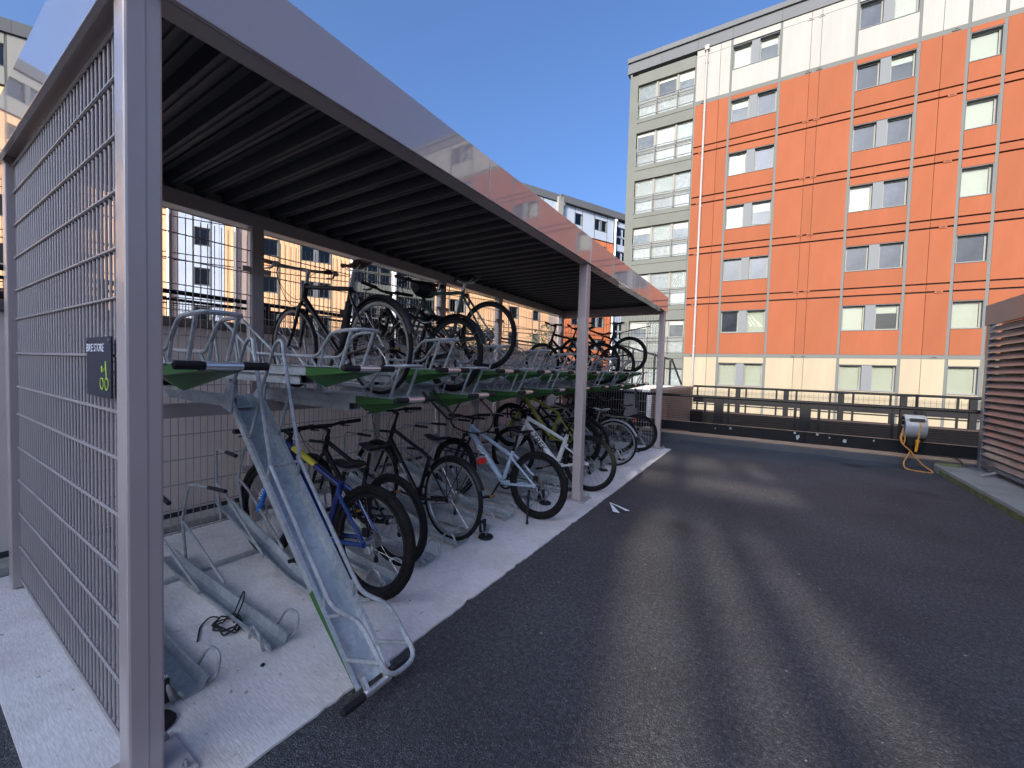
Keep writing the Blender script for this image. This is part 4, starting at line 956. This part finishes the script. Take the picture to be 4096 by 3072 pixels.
HP(MB().tube(smooth(pts), 0.0105, 8), 'hose', 'hose_orange')
HP(MB().tube(smooth([(-0.15,-0.11,-0.10),(-0.18,-0.12,-0.20),(-0.14,-0.12,-0.30),(-0.12,-0.12,-0.18),(-0.16,-0.12,-0.08)]), 0.010, 8), 'hose_coil', 'hose_orange')
cb = MB().tube(smooth([(2.45,9.40,0.27),(2.62,9.40,0.25),(2.70,9.38,0.18),(2.68,9.36,0.08),(2.60,9.34,0.004)]), 0.008, 6).build('cable', 'cable', label='black cable dropping over the coping board beside the screen post', cat='cable')

# loose things on the ground
MB().lathe([(0.0005,0.004),(0.135,0.004),(0.145,0.001),(0.145,-0.01)], (1.285,8.98,0.0), 'z', 32, closed=False).build('drain_cover', 'iron', label='round black drain cover in the asphalt near the railing', cat='drain cover')
pp = MB(); pp.extrude([(-1.47,4.47,0.004),(-1.20,4.33,0.004),(-1.22,4.26,0.02)], (0.001,0,0.006)); pp.extrude([(-1.47,4.47,0.004),(-1.27,4.20,0.004),(-1.33,4.16,0.02)], (0.001,0,0.006))
pp.build('paper', 'paper', label='folded white paper lying on the asphalt', cat='paper')
cp_ = [(-2.47,0.88,0.02),(-2.56,0.92,0.018),(-2.61,0.95,0.018),(-2.63,1.0,0.03),(-2.60,1.03,0.02),(-2.56,0.98,0.02),(-2.50,1.0,0.02)]
cx, cy = -2.47, 1.02
for k in range(40):
    a = k*0.55; cp_.append((cx+0.075*cos(a)*(1+0.15*sin(k)), cy+0.055*sin(a)*(1+0.2*cos(k*1.7)), 0.02+0.012*(k % 7)/2))
cp_ += [(-2.50,1.06,0.06),(-2.56,1.14,0.14),(-2.52,1.12,0.10),(-2.47,1.05,0.03)]
MB().tube(smooth(cp_, 4), 0.0042, 6).build('cable', 'cable', label='coiled black cable left on the concrete under the rack', cat='cable')
for (x, y, lab) in ((-2.03,0.98,'small dark stone on the concrete in front of the tracks'),):
    MB().extrude([(x,y,0.012),(x+0.014,y+0.004,0.012),(x+0.010,y+0.016,0.012),(x-0.004,y+0.012,0.012)], (0.001,0.001,0.010)).build('stone', 'interior', label=lab, cat='stone')
rng = random.Random(5); sc_ = MB()
for i in range(70):
    x, y = -1.4+rng.random()*4, 1.5+rng.random()*7; s = 0.003+rng.random()*0.006; 
    sc_.poly([(x+s*cos(t+i), y+s*sin(t+i)*1.2, 0.004+rng.random()*0.003) for t in (0,1.3,2.6,4.0,5.2)])
for i in range(60):
    x, y = -3.3+rng.random()*1.7, 0.4+rng.random()*7; s = 0.002+rng.random()*0.004; 
    sc_.poly([(x+s*cos(t+i), y+s*sin(t+i)*1.2, 0.0155+rng.random()*0.002) for t in (0,1.3,2.6,4.0,5.2)])
sc_.build('litter', 'kerb_concrete', kind='stuff')

# ------------------------------------------------------------------ buildings
def Bx(root, nm, m, x0, y0, z0, x1, y1, z1, **k): return MB().box(x0,y0,z0,x1,y1,z1).build(nm, m, root, **k)
PANEL = {}
def panel_obj(root, nm, m, x0, z0, x1, z1, y0=0.0, y1=0.10):
    key = (round(x1-x0,2), round(z1-z0,2), m, y0, y1)
    if key not in PANEL: PANEL[key] = MB().box(0,y0,0,x1-x0,y1,z1-z0).mesh(nm, m)
    return share(nm, PANEL[key], root, (x0,0,z0))
WIN = {}
def window(root, x0, x1, z0, z1, panes=2, blinds=(1,1), fm='frame_light', gm='glass', rec=0.19, mull=0.36, rng=random):
    W_, H_ = x1-x0, z1-z0; key = (round(W_,2), round(H_,2), panes, fm, rec)
    if key not in WIN:
        mb = MB(); t = 0.05; y = rec; yd = rec+0.07
        # lining of the opening
        mb.box(0,0.012,0,0.02,y+0.1,H_); mb.box(W_-0.02,0.012,0,W_,y+0.1,H_); mb.box(0.02,0.012,H_-0.02,W_-0.02,y+0.1,H_); mb.box(0.02,-0.02,0,W_-0.02,y+0.1,0.025)
        WIN[key] = (mb.mesh('window', 'frame_grey'),)
    w = share('window', WIN[key][0], root, (x0,0,z0))
    n = panes; mw = mull if n == 2 else 0
    pw = (W_-0.04-mw*(n-1))/n
    for i in range(n):
        a = 0.02+i*(pw+mw)
        k2 = ('sash', round(pw,2), round(H_,2), fm, rec)
        if k2 not in WIN:
            t = 0.055; y = rec; h = H_-0.045
            sm = MB().box(0,y,0,t,y+0.06,h).box(pw-t,y,0,pw,y+0.06,h).box(t,y,0,pw-t,y+0.06,t).box(t,y,h-t,pw-t,y+0.06,h)
            WIN[k2] = (sm.mesh('sash', fm), MB().box(t+0.001,y+0.022,t+0.001,pw-t-0.001,y+0.028,h-t-0.001).mesh('pane', gm))
        bl = blinds[i % len(blinds)]
        pm = WIN[k2][1]
        if bl <= 0.02 and gm == 'glass':
            if k2+('d',) not in WIN: pd_ = pm.copy(); pd_.materials[0] = MATS['glass_dark']; WIN[k2+('d',)] = pd_
            pm = WIN[k2+('d',)]
        share('sash', WIN[k2][0], w, (a,0,0.025)); share('pane', pm, w, (a,0,0.025))
        if bl > 0.02:
            hh = (H_-0.13)*bl
            MB().box(a+0.06, rec+0.075, H_-0.075-hh, a+pw-0.06, rec+0.082, H_-0.075).build('blind', 'blind', w)
        if i < n-1:
            MB().box(a+pw+0.001, 0.02, 0.026, a+pw+mw-0.001, rec+0.05, H_-0.021).build('mullion', 'frame_grey', w)
    return w

FA = radians(1.2926); NX = Vector((sin(FA), -cos(FA), 0)); CC = 24.0
A = empty('apartment_block', tuple(-CC*NX), FA, label='apartment block clad in orange, cream and white panels with glazed grey bay', cat='building')
Bx(A, 'core', 'interior', -6.9, 0.43, -3.3, 28.5, 12.0, 19.2)
Bx(A, 'end_wall', 'bay_grey', -7.02, 0.0, -3.3, -6.9, 12.0, 18.75)
# horizontal divisions (z) and what lies between
rows = []
def orange_rows():
    zs = [2.60]
    for k in range(5):
        lo = 5.25+2.705*k if k < 4 else None
        if k < 4: zs += [lo, lo+0.07, lo+0.345, lo+0.415]
    return zs
LINES = [(5.235,5.31),(5.585,5.655),(7.935,8.01),(8.285,8.355),(10.64,10.715),(11.0,11.07),(13.34,13.415),(13.68,13.75)]
def bands():
    cuts = [2.60]+[z for ab in LINES for z in ab]+[15.93]
    out = [(0.55,2.42,'clad_cream'),(-3.2,0.54,'clad_cream')]
    for i in range(0, len(cuts), 2): out.append((cuts[i], cuts[i+1], 'clad_orange'))
    out += [(16.13, 18.45, 'clad_white'), (18.465, 18.78, 'clad_white')]
    return out
BANDS = bands()
WZ = [(0.94,2.13),(3.69,4.85),(6.40,7.55),(9.09,10.30),(11.82,13.0),(14.53,15.70),(17.22,18.40)]
plain = [(-3.46,-2.335),(-2.32,-1.865),(0.375,1.515),(1.53,1.905),(1.92,3.165),(5.385,6.035),(6.05,6.76),(7.895,9.1),(9.115,9.6),(9.615,10.7)]
wcols = [(-1.76,0.27,2),(3.27,5.28,2),(6.865,7.79,1),(10.81,12.8,2)]
plain += [(12.91,14.9),(14.915,16.6),(18.9,20.6),(20.615,22.4),(24.7,26.5),(26.515,28.4)]
wcols += [(16.72,18.75,2),(22.52,24.55,2)]
for (a, b) in plain:
    for (z0, z1, m) in BANDS: panel_obj(A, 'cladding_panel', m, a, z0, b, z1)
brng = random.Random(21)
BL = {0:[1,1,1,1], 1:[0.05,1,1,1], 2:[0,0.05,0,1], 3:[1,0.12,1,1], 4:[1,0,1,1], 5:[0.15,0.06,0,0.12], 6:[1,0.1,0,1]}
BSP = {(0,0):(1.0,1.0),(0,1):(0,1.0),(0,2):(0,0),(0,3):(1.0,0.35),(0,4):(1.0,0),(0,5):(0.3,0),(0,6):(1.0,0.3),
       (1,0):(1,1),(1,1):(1,0.3),(1,2):(0,0),(1,3):(1,0),(1,4):(0,0),(1,5):(0,0.25),(1,6):(0,1),
       (2,0):(1,),(2,1):(1,),(2,2):(0,),(2,3):(1,),(2,4):(1,),(2,5):(1,),(2,6):(1,)}
for ci, (a, b, n) in enumerate(wcols):
    for s in (a-0.105, b+0.005): 
        for (z0, z1) in ((-3.2,2.42),(2.60,15.93),(16.13,18.78)): panel_obj(A, 'cover_strip', 'clad_grey', s, z0, s+0.098, z1, 0.012)
    for i, (w0, w1) in enumerate(WZ):
        bl = BSP.get((ci, i), (1,0))
        window(A, a, b, w0, w1, n, bl, gm='glass')
    for (z0, z1, m) in BANDS:
        segs = [(z0, z1)]
        for (w0, w1) in WZ:
            ns = []
            for (p, q) in segs:
                if w1+0.02 <= p or w0-0.01 >= q: ns.append((p, q)); continue
                if w0-0.012-p > 0.05: ns.append((p, w0-0.012))
                if q-w1-0.012 > 0.05: ns.append((w1+0.012, q))
            segs = ns
        for (p, q) in segs: panel_obj(A, 'cladding_panel', m, a, p, b, q)
panel_obj(A, 'band', 'clad_grey', -3.46, 2.425, 28.5, 2.595, 0.006); panel_obj(A, 'band', 'clad_grey', -3.46, 15.935, 28.5, 16.125, 0.006)
Bx(A, 'backing', 'joint_dark', -3.46, 0.075, -3.3, 15.0, 0.10, 18.8) if False else None
bk = MB()
xs = [-3.46]+[v for (a, b, n) in wcols for v in (a-0.1, b+0.1)]+[28.5]
for i in range(0, len(xs), 2): bk.box(xs[i], 0.101, -3.3, xs[i+1], 0.42, 18.8)
for (a, b, n) in wcols:
    zz = [-3.3]+[v for w in WZ for v in (w[0]-0.005, w[1]+0.005)]+[18.8]
    for i in range(0, len(zz), 2): bk.box(a-0.1, 0.1015, zz[i], b+0.1, 0.42, zz[i+1])
    for (w0, w1) in WZ: bk.box(a-0.1, 0.1015, w0, a-0.002, 0.42, w1); bk.box(b+0.002, 0.1015, w0, b+0.1, 0.42, w1)
bk.build('backing_frame', 'joint_dark', A)
for x in (1.3, 1.72):
    for z in (2.50, 5.62, 8.32, 11.035, 13.715, 16.03, 18.46): 
        v = Bx(A, 'vent_box', 'clad_orange' if 3 < z < 15 else 'clad_grey' if z < 17 else 'clad_white', x+0.05, -0.03, z-0.06, x+0.29, 0.0, z+0.06)
        MB().box(x+0.10,-0.032,z-0.02,x+0.24,-0.0305,z+0.02).build('louvre', 'joint_dark', v)
for x in (-3.2, 6.3):
    for z in (2.50, 5.27, 7.97, 10.68, 13.38, 16.03): 
        v = Bx(A, 'vent_box', 'clad_orange' if 3 < z < 15 else 'clad_grey', x, -0.03, z-0.06, x+0.26, 0.0, z+0.06)
        MB().box(x+0.06,-0.032,z-0.02,x+0.20,-0.0305,z+0.02).build('louvre', 'joint_dark', v)
# roof edge in lengths
xs = [-7.18,-5.3,-3.44,-1.8,0.32,3.2,5.35,7.85,11.0,15.1,19.0,23.0,28.6]
for a, b in zip(xs, xs[1:]):
    panel_obj(A, 'roof_fascia', 'roof_trim', a+0.004, 18.80, b-0.004, 19.36, -0.06, 0.4)
    panel_obj(A, 'roof_capping', 'roof_trim', a+0.002, 19.37, b-0.002, 19.62, -0.16, 0.4)
Bx(A, 'roof', 'roof_trim', -7.18, 0.41, 19.21, 28.6, 12, 19.5)
dp = MB().tube([(-2.98,-0.07,-3.2),(-2.98,-0.07,18.62)], 0.055, 12)
d = dp.build('downpipe', 'pipe_white', A, True)
MB().box(-3.09,-0.17,18.62,-2.87,0.0,18.86).build('hopper', 'pipe_white', d)
for i in range(8): MB().box(-3.06,-0.075,0.5+i*2.5,-2.90,0.0,0.54+i*2.5).build('pipe_bracket', 'pipe_white', d)
# glazed bay: one opening per storey
bayx = [(-6.55,-5.545),(-5.465,-4.445),(-4.365,-3.54)]
Bx(A, 'bay_pier', 'bay_grey', -6.899, 0.0, -3.3, -6.56, 0.42, 18.6); Bx(A, 'bay_pier', 'bay_grey', -3.535, 0.03, -3.3, -3.462, 0.42, 18.6)
bb_ = random.Random(4)
prev = 18.62
for i in range(8):
    zt = 18.0-2.705*i; zb = zt-1.90
    Bx(A, 'spandrel', 'bay_grey', -6.558, 0.0, zt+0.012, -3.537, 0.42, prev-0.25 if i else 18.62)
    if i: Bx(A, 'spandrel_trim', 'bay_grey', -6.558, -0.03, prev-0.24, -3.537, 0.42, prev-0.012)
    prev = zb
    w = MB().box(-6.558,0.05,zb,-6.55+0.0,0.3,zt).box(-3.545,0.05,zb,-3.537,0.3,zt).build('window', 'frame_dark', A)
    for j, (a, b) in enumerate(bayx):
        for (p, q, tag_) in ((zt-0.98, zt, 'u'), (zb, zt-1.05, 'l')):
            f = MB(); t = 0.06; y = 0.16
            f.box(a,y,p,a+t,y+0.06,q).box(b-t,y,p,b,y+0.06,q).box(a+t,y,p,b-t,y+0.06,p+t).box(a+t,y,q-t,b-t,y+0.06,q)
            f.build('sash', 'frame_light', w)
            h = bb_.random(); full = tag_ == 'u' and h > 0.8
            gmn = 'glass_bay' if full else ('glass_obscure' if (tag_ == 'l' or i >= 6 or h < 0.3) else 'glass_clear')
            MB().box(a+t+0.001,y+0.02,p+t+0.001,b-t-0.001,y+0.028,q-t-0.001).build('pane', gmn, w)
            if not full and gmn == 'glass_clear': MB().box(a+t+0.002,y+0.012,q-t-0.05-0.35*bb_.random(),b-t-0.002,y+0.0195,q-t-0.002).build('blind', 'blind', w)
            if full:
                c = (q-p-0.13); MB().box(a+0.07,y+0.09,q-0.065-c,b-0.07,y+0.097,q-0.065).build('blind', 'blind', w)
            if tag_ == 'l':
                vb = MB()
                for k in range(int((b-a-0.16)/0.075)): vb.box(a+0.09+k*0.075,y+0.006,p+0.07,a+0.105+k*0.075,y+0.0195,q-0.07)
                vb.build('panel_ribs', 'frame_light', w, kind='stuff')
        if j < 2: MB().box(b+0.001,0.10,zb,b+0.079,0.30,zt).build('mullion', 'frame_light', w)
    MB().box(-6.55,0.15,zt-1.049,-3.54,0.23,zt-0.981).build('transom', 'frame_light', w)
    gr = MB()
    for z in (zt-0.93, zt-1.12, zb+0.12): gr.box(-6.55,-0.02,z-0.018,-3.54,0.02,z+0.018)
    for x in (-6.54,-5.505,-4.405,-3.56): gr.box(x-0.016,-0.018,zb+0.02,x+0.016,0.018,zt-0.93)
    gr.build('balustrade', 'frame_grey', w)

# long peach block on the left
PA = atan2(0.89951863, 0.4368824); PN = Vector((0.89951863, -0.4368824, 0)); PC = 33.70787
Pb = empty('apartment_block', tuple(-PC*PN), PA, label='long apartment block clad in peach boards behind the bicycle shelter', cat='building')
Bx(Pb, 'core', 'interior', -36.0, 0.43, -3.3, 36.4, 12, 19.0)
PZ = [(-0.9,0.25),(1.2,2.4),(3.85,4.98),(6.40,7.54),(9.0,10.17),(11.75,12.87),(14.42,15.4),(17.0,18.2)]
PL = [(2.38,2.55),(5.02,5.10),(5.42,5.49),(7.82,7.89),(8.25,8.32),(10.55,10.62),(10.95,11.02),(13.18,13.25),(13.58,13.65),(15.9,16.05)]
def facade(s0, s1, wins, m, top='clad_white', fm='frame_grey', gm='glass_blue'):
    """one stretch of the facade: window columns at wins [(a,b,panes)]"""
    cuts = [-3.2]+[z for ab in PL for z in ab]+[18.75]
    xs = [s0]
    for (a, b, n) in wins: xs += [a-0.09, b+0.09]
    xs.append(s1)
    for i in range(0, len(xs), 2):
        a, b = xs[i]+0.006, xs[i+1]-0.006
        if b-a < 0.05: continue
        k = max(1, int((b-a)/2.4+0.5)); d = (b-a)/k
        for q in range(k):
            for j in range(0, len(cuts), 2):
                mm = top if cuts[j] > 15.5 else m
                panel_obj(Pb, 'board_panel', mm, a+q*d+0.006, cuts[j], a+(q+1)*d-0.006, cuts[j+1])
    for (a, b, n) in wins:
        for x in (a-0.085, b+0.005):
            for j in range(0, len(cuts), 2): panel_obj(Pb, 'cover_strip', 'clad_grey', x, cuts[j], x+0.08, cuts[j+1], 0.01)
        for (w0, w1) in PZ: window(Pb, a, b, w0, w1, n, (brng.choice((0,0,0.12,0.4,1)), brng.choice((0,0,1,0.2))), fm=fm, gm=gm, rec=0.15, mull=0.28)
        for j in range(0, len(cuts), 2):
            segs = [(cuts[j], cuts[j+1])]; mm = top if cuts[j] > 15.5 else m
            for (w0, w1) in PZ:
                ns = []
                for (p, q) in segs:
                    if w1+0.02 <= p or w0-0.01 >= q: ns.append((p, q)); continue
                    if w0-0.012-p > 0.05: ns.append((p, w0-0.012))
                    if q-w1-0.012 > 0.05: ns.append((w1+0.012, q))
                segs = ns
            for (p, q) in segs: panel_obj(Pb, 'board_panel', mm, a, p, b, q)
facade(-36.0, -5.27, [(-31.5,-29.5,2),(-26.5,-25.6,1),(-22.4,-20.4,2),(-18.0,-17.1,1),(-13.95,-11.97,2),(-9.2,-8.3,1)], 'clad_peach')
facade(-5.0, -4.70, [], 'clad_brown'); facade(-4.69, -2.26, [(-3.87,-3.03,1)], 'clad_bluegrey', gm='glass_blue'); facade(-2.25, -1.76, [], 'clad_peach'); facade(-1.56, -0.92, [], 'clad_brown')
facade(-0.9, 5.70, [(-0.05,0.88,1),(2.36,4.33,2)], 'clad_peach')
facade(12.65, 25.0, [(14.07,15.6,2),(20.26,21.28,1),(23.1,23.85,1)], 'clad_peach', top='clad_slate'); facade(25.0, 26.5, [], 'clad_brown', top='clad_slate')
facade(26.55, 33.75, [(28.1,29.05,1),(30.9,32.7,2)], 'clad_orange_board', top='clad_slate')
for x, m, r_ in ((-5.15,'pipe_bright',0.09),(-1.66,'pipe_bright',0.07),(5.83,'pipe_bright',0.10),(26.3,'pipe_bright',0.09),(33.95,'pipe_bright',0.11)):
    d = MB().tube([(x,-0.10,-3.2),(x,-0.10,18.5)], r_, 10).build('downpipe', m, Pb, True)
    MB().box(x-0.16,-0.25,18.5,x+0.16,0.0,18.8).build('hopper', m, d)
def glazed(s0, s1, n, fm, gm):
    d = (s1-s0)/n
    prev = 18.6
    for i in range(8):
        zt = 18.0-2.70*i; zb = zt-1.95
        Bx(Pb, 'spandrel', fm, s0, 0.0, zt+0.01, s1, 0.42, prev-0.01); prev = zb
        w = MB().box(s0,0.05,zb,s0+0.05,0.3,zt).box(s1-0.05,0.05,zb,s1,0.3,zt).build('window', 'frame_dark', Pb)
        for j in range(n):
            a = s0+j*d+0.06; b = s0+(j+1)*d-0.06
            for (p, q) in ((zt-1.0, zt), (zb, zt-1.05)):
                MB().box(a,0.16,p,a+0.06,0.22,q).box(b-0.06,0.16,p,b,0.22,q).box(a+0.06,0.16,p,b-0.06,0.22,p+0.06).box(a+0.06,0.16,q-0.06,b-0.06,0.22,q).build('sash', fm, w)
                MB().box(a+0.061,0.18,p+0.061,b-0.061,0.187,q-0.061).build('pane', gm, w)
            if brng.random() > 0.4: MB().box(a+0.07,0.25,zt-0.06-0.9*brng.choice((0.2,0.5,1)),b-0.07,0.256,zt-0.06).build('blind', 'blind', w)
        MB().box(s0+0.051,0.0,zt-1.04,s1-0.051,0.03,zt-1.0).build('rail', fm, w)
glazed(5.95, 8.93, 3, 'bay_grey', 'glass_blue'); glazed(9.30, 12.6, 3, 'bay_grey', 'glass_blue'); glazed(34.2, 36.3, 2, 'clad_slate', 'glass_blue')
Bx(Pb, 'pier', 'pipe_bright', 8.94, -0.12, -3.3, 9.28, 0.42, 18.6); Bx(Pb, 'pier', 'clad_white', 25.55, -0.35, 15.2, 26.2, 0.0, 19.2)
bk = MB()
for (a, b, wins) in ((-36,-5.27,[(-31.5,-29.5),(-26.5,-25.6),(-22.4,-20.4),(-18.0,-17.1),(-13.95,-11.97),(-9.2,-8.3)]),(-5.27,-2.26,[(-3.87,-3.03)]),(-2.26,-0.91,[]),(-0.91,5.94,[(-0.05,0.88),(2.36,4.33)]),(12.62,26.5,[(14.07,15.6),(20.26,21.28),(23.1,23.85)]),(26.5,34.15,[(28.1,29.05),(30.9,32.7)])):
    xs = [a]+[v for w in wins for v in w]+[b]
    for i in range(0, len(xs), 2): bk.box(xs[i]+0.002, 0.101, -3.3, xs[i+1]-0.002, 0.42, 18.8)
    for (p, q) in wins:
        zz = [-3.3]+[v for w in PZ for v in w]+[18.8]
        for i in range(0, len(zz), 2): bk.box(p, 0.102, zz[i]+0.003, q, 0.42, zz[i+1]-0.003)
bk.build('backing_frame', 'joint_dark', Pb)
xs = [-36.2,-30,-24,-18,-11.65,-5.2,0,5.9,12.6,19,25.8]
for a, b in zip(xs, xs[1:]): panel_obj(Pb, 'roof_fascia', 'roof_trim', a+0.004, 18.8, b-0.004, 19.5, -0.12, 0.5)
panel_obj(Pb, 'roof_fascia', 'roof_trim', 25.81, 18.8, 36.4, 19.5, -0.35, 0.5)
Bx(Pb, 'roof', 'roof_trim', -36.2, 0.5, 19.01, 36.4, 12.1, 19.4)

# unseen block behind the camera, placed and sized to shade the court
CY = -22.0
Cb = empty('apartment_block', (0, CY, 0), label='apartment block opposite, unseen, shaped to shade the court and pass sun patches', cat='building')
CH = 8.6
Bx(Cb, 'wall', 'render_far', -9.0, -12, -3.3, 5.6, -0.21, CH)
Bx(Cb, 'roof', 'roof_trim', -9.2, -12.2, CH, 5.8, -0.21, CH+0.2)
cw = MB().box(0,0,0,1.6,0.02,1.3).mesh('window', 'glass_blue'); cf = MB().box(-0.08,-0.02,-0.08,1.68,0.012,1.38).mesh('frame', 'frame_dark')
for i in range(4):
    for j in range(3):
        w = share('window', cw, Cb, (-8.2+i*3.6, -0.205, 0.6+j*2.8)); share('frame', cf, w, (0,0,0))
# added unseen screen: openings and bars cut to cast sun patches on the court
kx = SUN.x/SUN.y; kz = -SUN.z/SUN.y
def gmap(x, y): return (x-kx*(y-CY)*1.0 if False else x+(SUN.x/-SUN.y)*(y-CY), -0.2, kz*(y-CY))
def scr(nm, *g): MB().extrude([gmap(*p) for p in g], (0, 0.2, 0)).build(nm, 'render_far', Cb)
def lean(x, y): return x-0.23*(y-3.0)
yb, y1_, y2_, y3_, yt = CH/kz+CY, 4.75, 5.70, 8.15, 11.4
scr('sun_mask_wall', (-9,yb),(lean(-0.82,yb),yb),(lean(-0.86,3.6),3.6),(lean(-0.62,y1_),y1_),(-9,y1_))
scr('shadow_bar', (lean(-0.42,yb),yb),(lean(-0.22,yb),yb),(lean(-0.26,y1_),y1_),(lean(-0.40,y1_),y1_))
scr('shadow_bar', (lean(0.02,yb),yb),(lean(0.34,yb),yb),(lean(0.20,3.9),3.9),(lean(0.2,y1_),y1_),(lean(-0.1,y1_),y1_),(lean(0.0,3.9),3.9))
scr('sun_mask_wall', (lean(0.95,yb),yb),(6.4,yb),(6.4,y1_),(lean(0.3,y1_),y1_),(lean(0.45,3.7),3.7))
scr('sun_mask_beam', (-9,y1_),(6.4,y1_),(6.4,y2_),(-9,y2_))
scr('sun_mask_wall', (-9,y2_),(-1.55,y2_),(-1.72,y3_),(-9,y3_)); scr('sun_mask_wall', (0.50,y2_),(6.4,y2_),(6.4,y3_),(-0.10,y3_))
scr('shadow_bar', (-1.02,y2_),(-0.84,y2_),(-1.22,y3_),(-1.42,y3_)); scr('rail', (-1.6,6.66),(0.4,6.66),(0.35,6.86),(-1.62,6.86))  # added bars that stripe the far sun patch with shadow
scr('shadow_bar', (-0.22,6.9),(-0.06,6.9),(-0.58,y3_),(-0.74,y3_)); 
scr('sun_mask_wall', (-9,y3_),(6.4,y3_),(6.4,yt),(-9,yt))

# ------------------------------------------------------------------ trees between the wall and the peach block
def tree(loc, h, n, seed, label, spread):
    rng = random.Random(seed); e = empty('young_tree', loc, label=label, cat='tree', group='young trees beyond the beige wall')
    T = MB(); tips = []
    T.tube([(0,0,0),(0.04,0.02,h*0.35),(0.0,0.06,h*0.7),(0.05,0.0,h)], [0.05,0.04,0.025,0.008], 7)
    for i in range(16):
        z = h*(0.22+0.72*i/16); a = rng.random()*6.28; L = spread*(1.1-0.6*i/16)*(0.7+0.5*rng.random())
        p1 = Vector((cos(a)*L*0.5, sin(a)*L*0.5, z+L*0.25)); p2 = Vector((cos(a)*L, sin(a)*L, z+L*0.35+rng.uniform(-.2,.2)))
        T.tube([(0.02,0.02,z), p1, p2], [0.016,0.010,0.004], 5, caps=False); tips += [Vector((0.02,0.02,z)).lerp(p1,0.6), p1, p1.lerp(p2,0.5), p2]
    T.build('trunk', 'bark', e, True)
    Lf = MB()
    for t in tips:
        for k in range(n):
            c = t+Vector((rng.gauss(0,0.16),rng.gauss(0,0.16),rng.gauss(0,0.14))); s = 0.035+0.035*rng.random()
            u = Vector((rng.gauss(0,1),rng.gauss(0,1),rng.gauss(0,0.6))).normalized(); v = u.orthogonal().normalized()
            Lf.poly([c-u*s*1.3, c+v*s*0.7, c+u*s*1.3, c-v*s*0.7])
    Lf.build('crown', 'leaf', e)
tree((-8.6, 11.2, -3.4), 7.0, 14, 1, 'young leafy tree beyond the beige wall, in front of the peach block', 1.2)
tree((-8.0, 14.4, -3.4), 6.9, 14, 2, 'young leafy tree beyond the beige wall, nearer the orange end of the block', 1.2)
tree((-10.2, 13.6, -3.4), 6.4, 12, 5, 'thin young tree beyond the beige wall, farthest from it', 1.1)
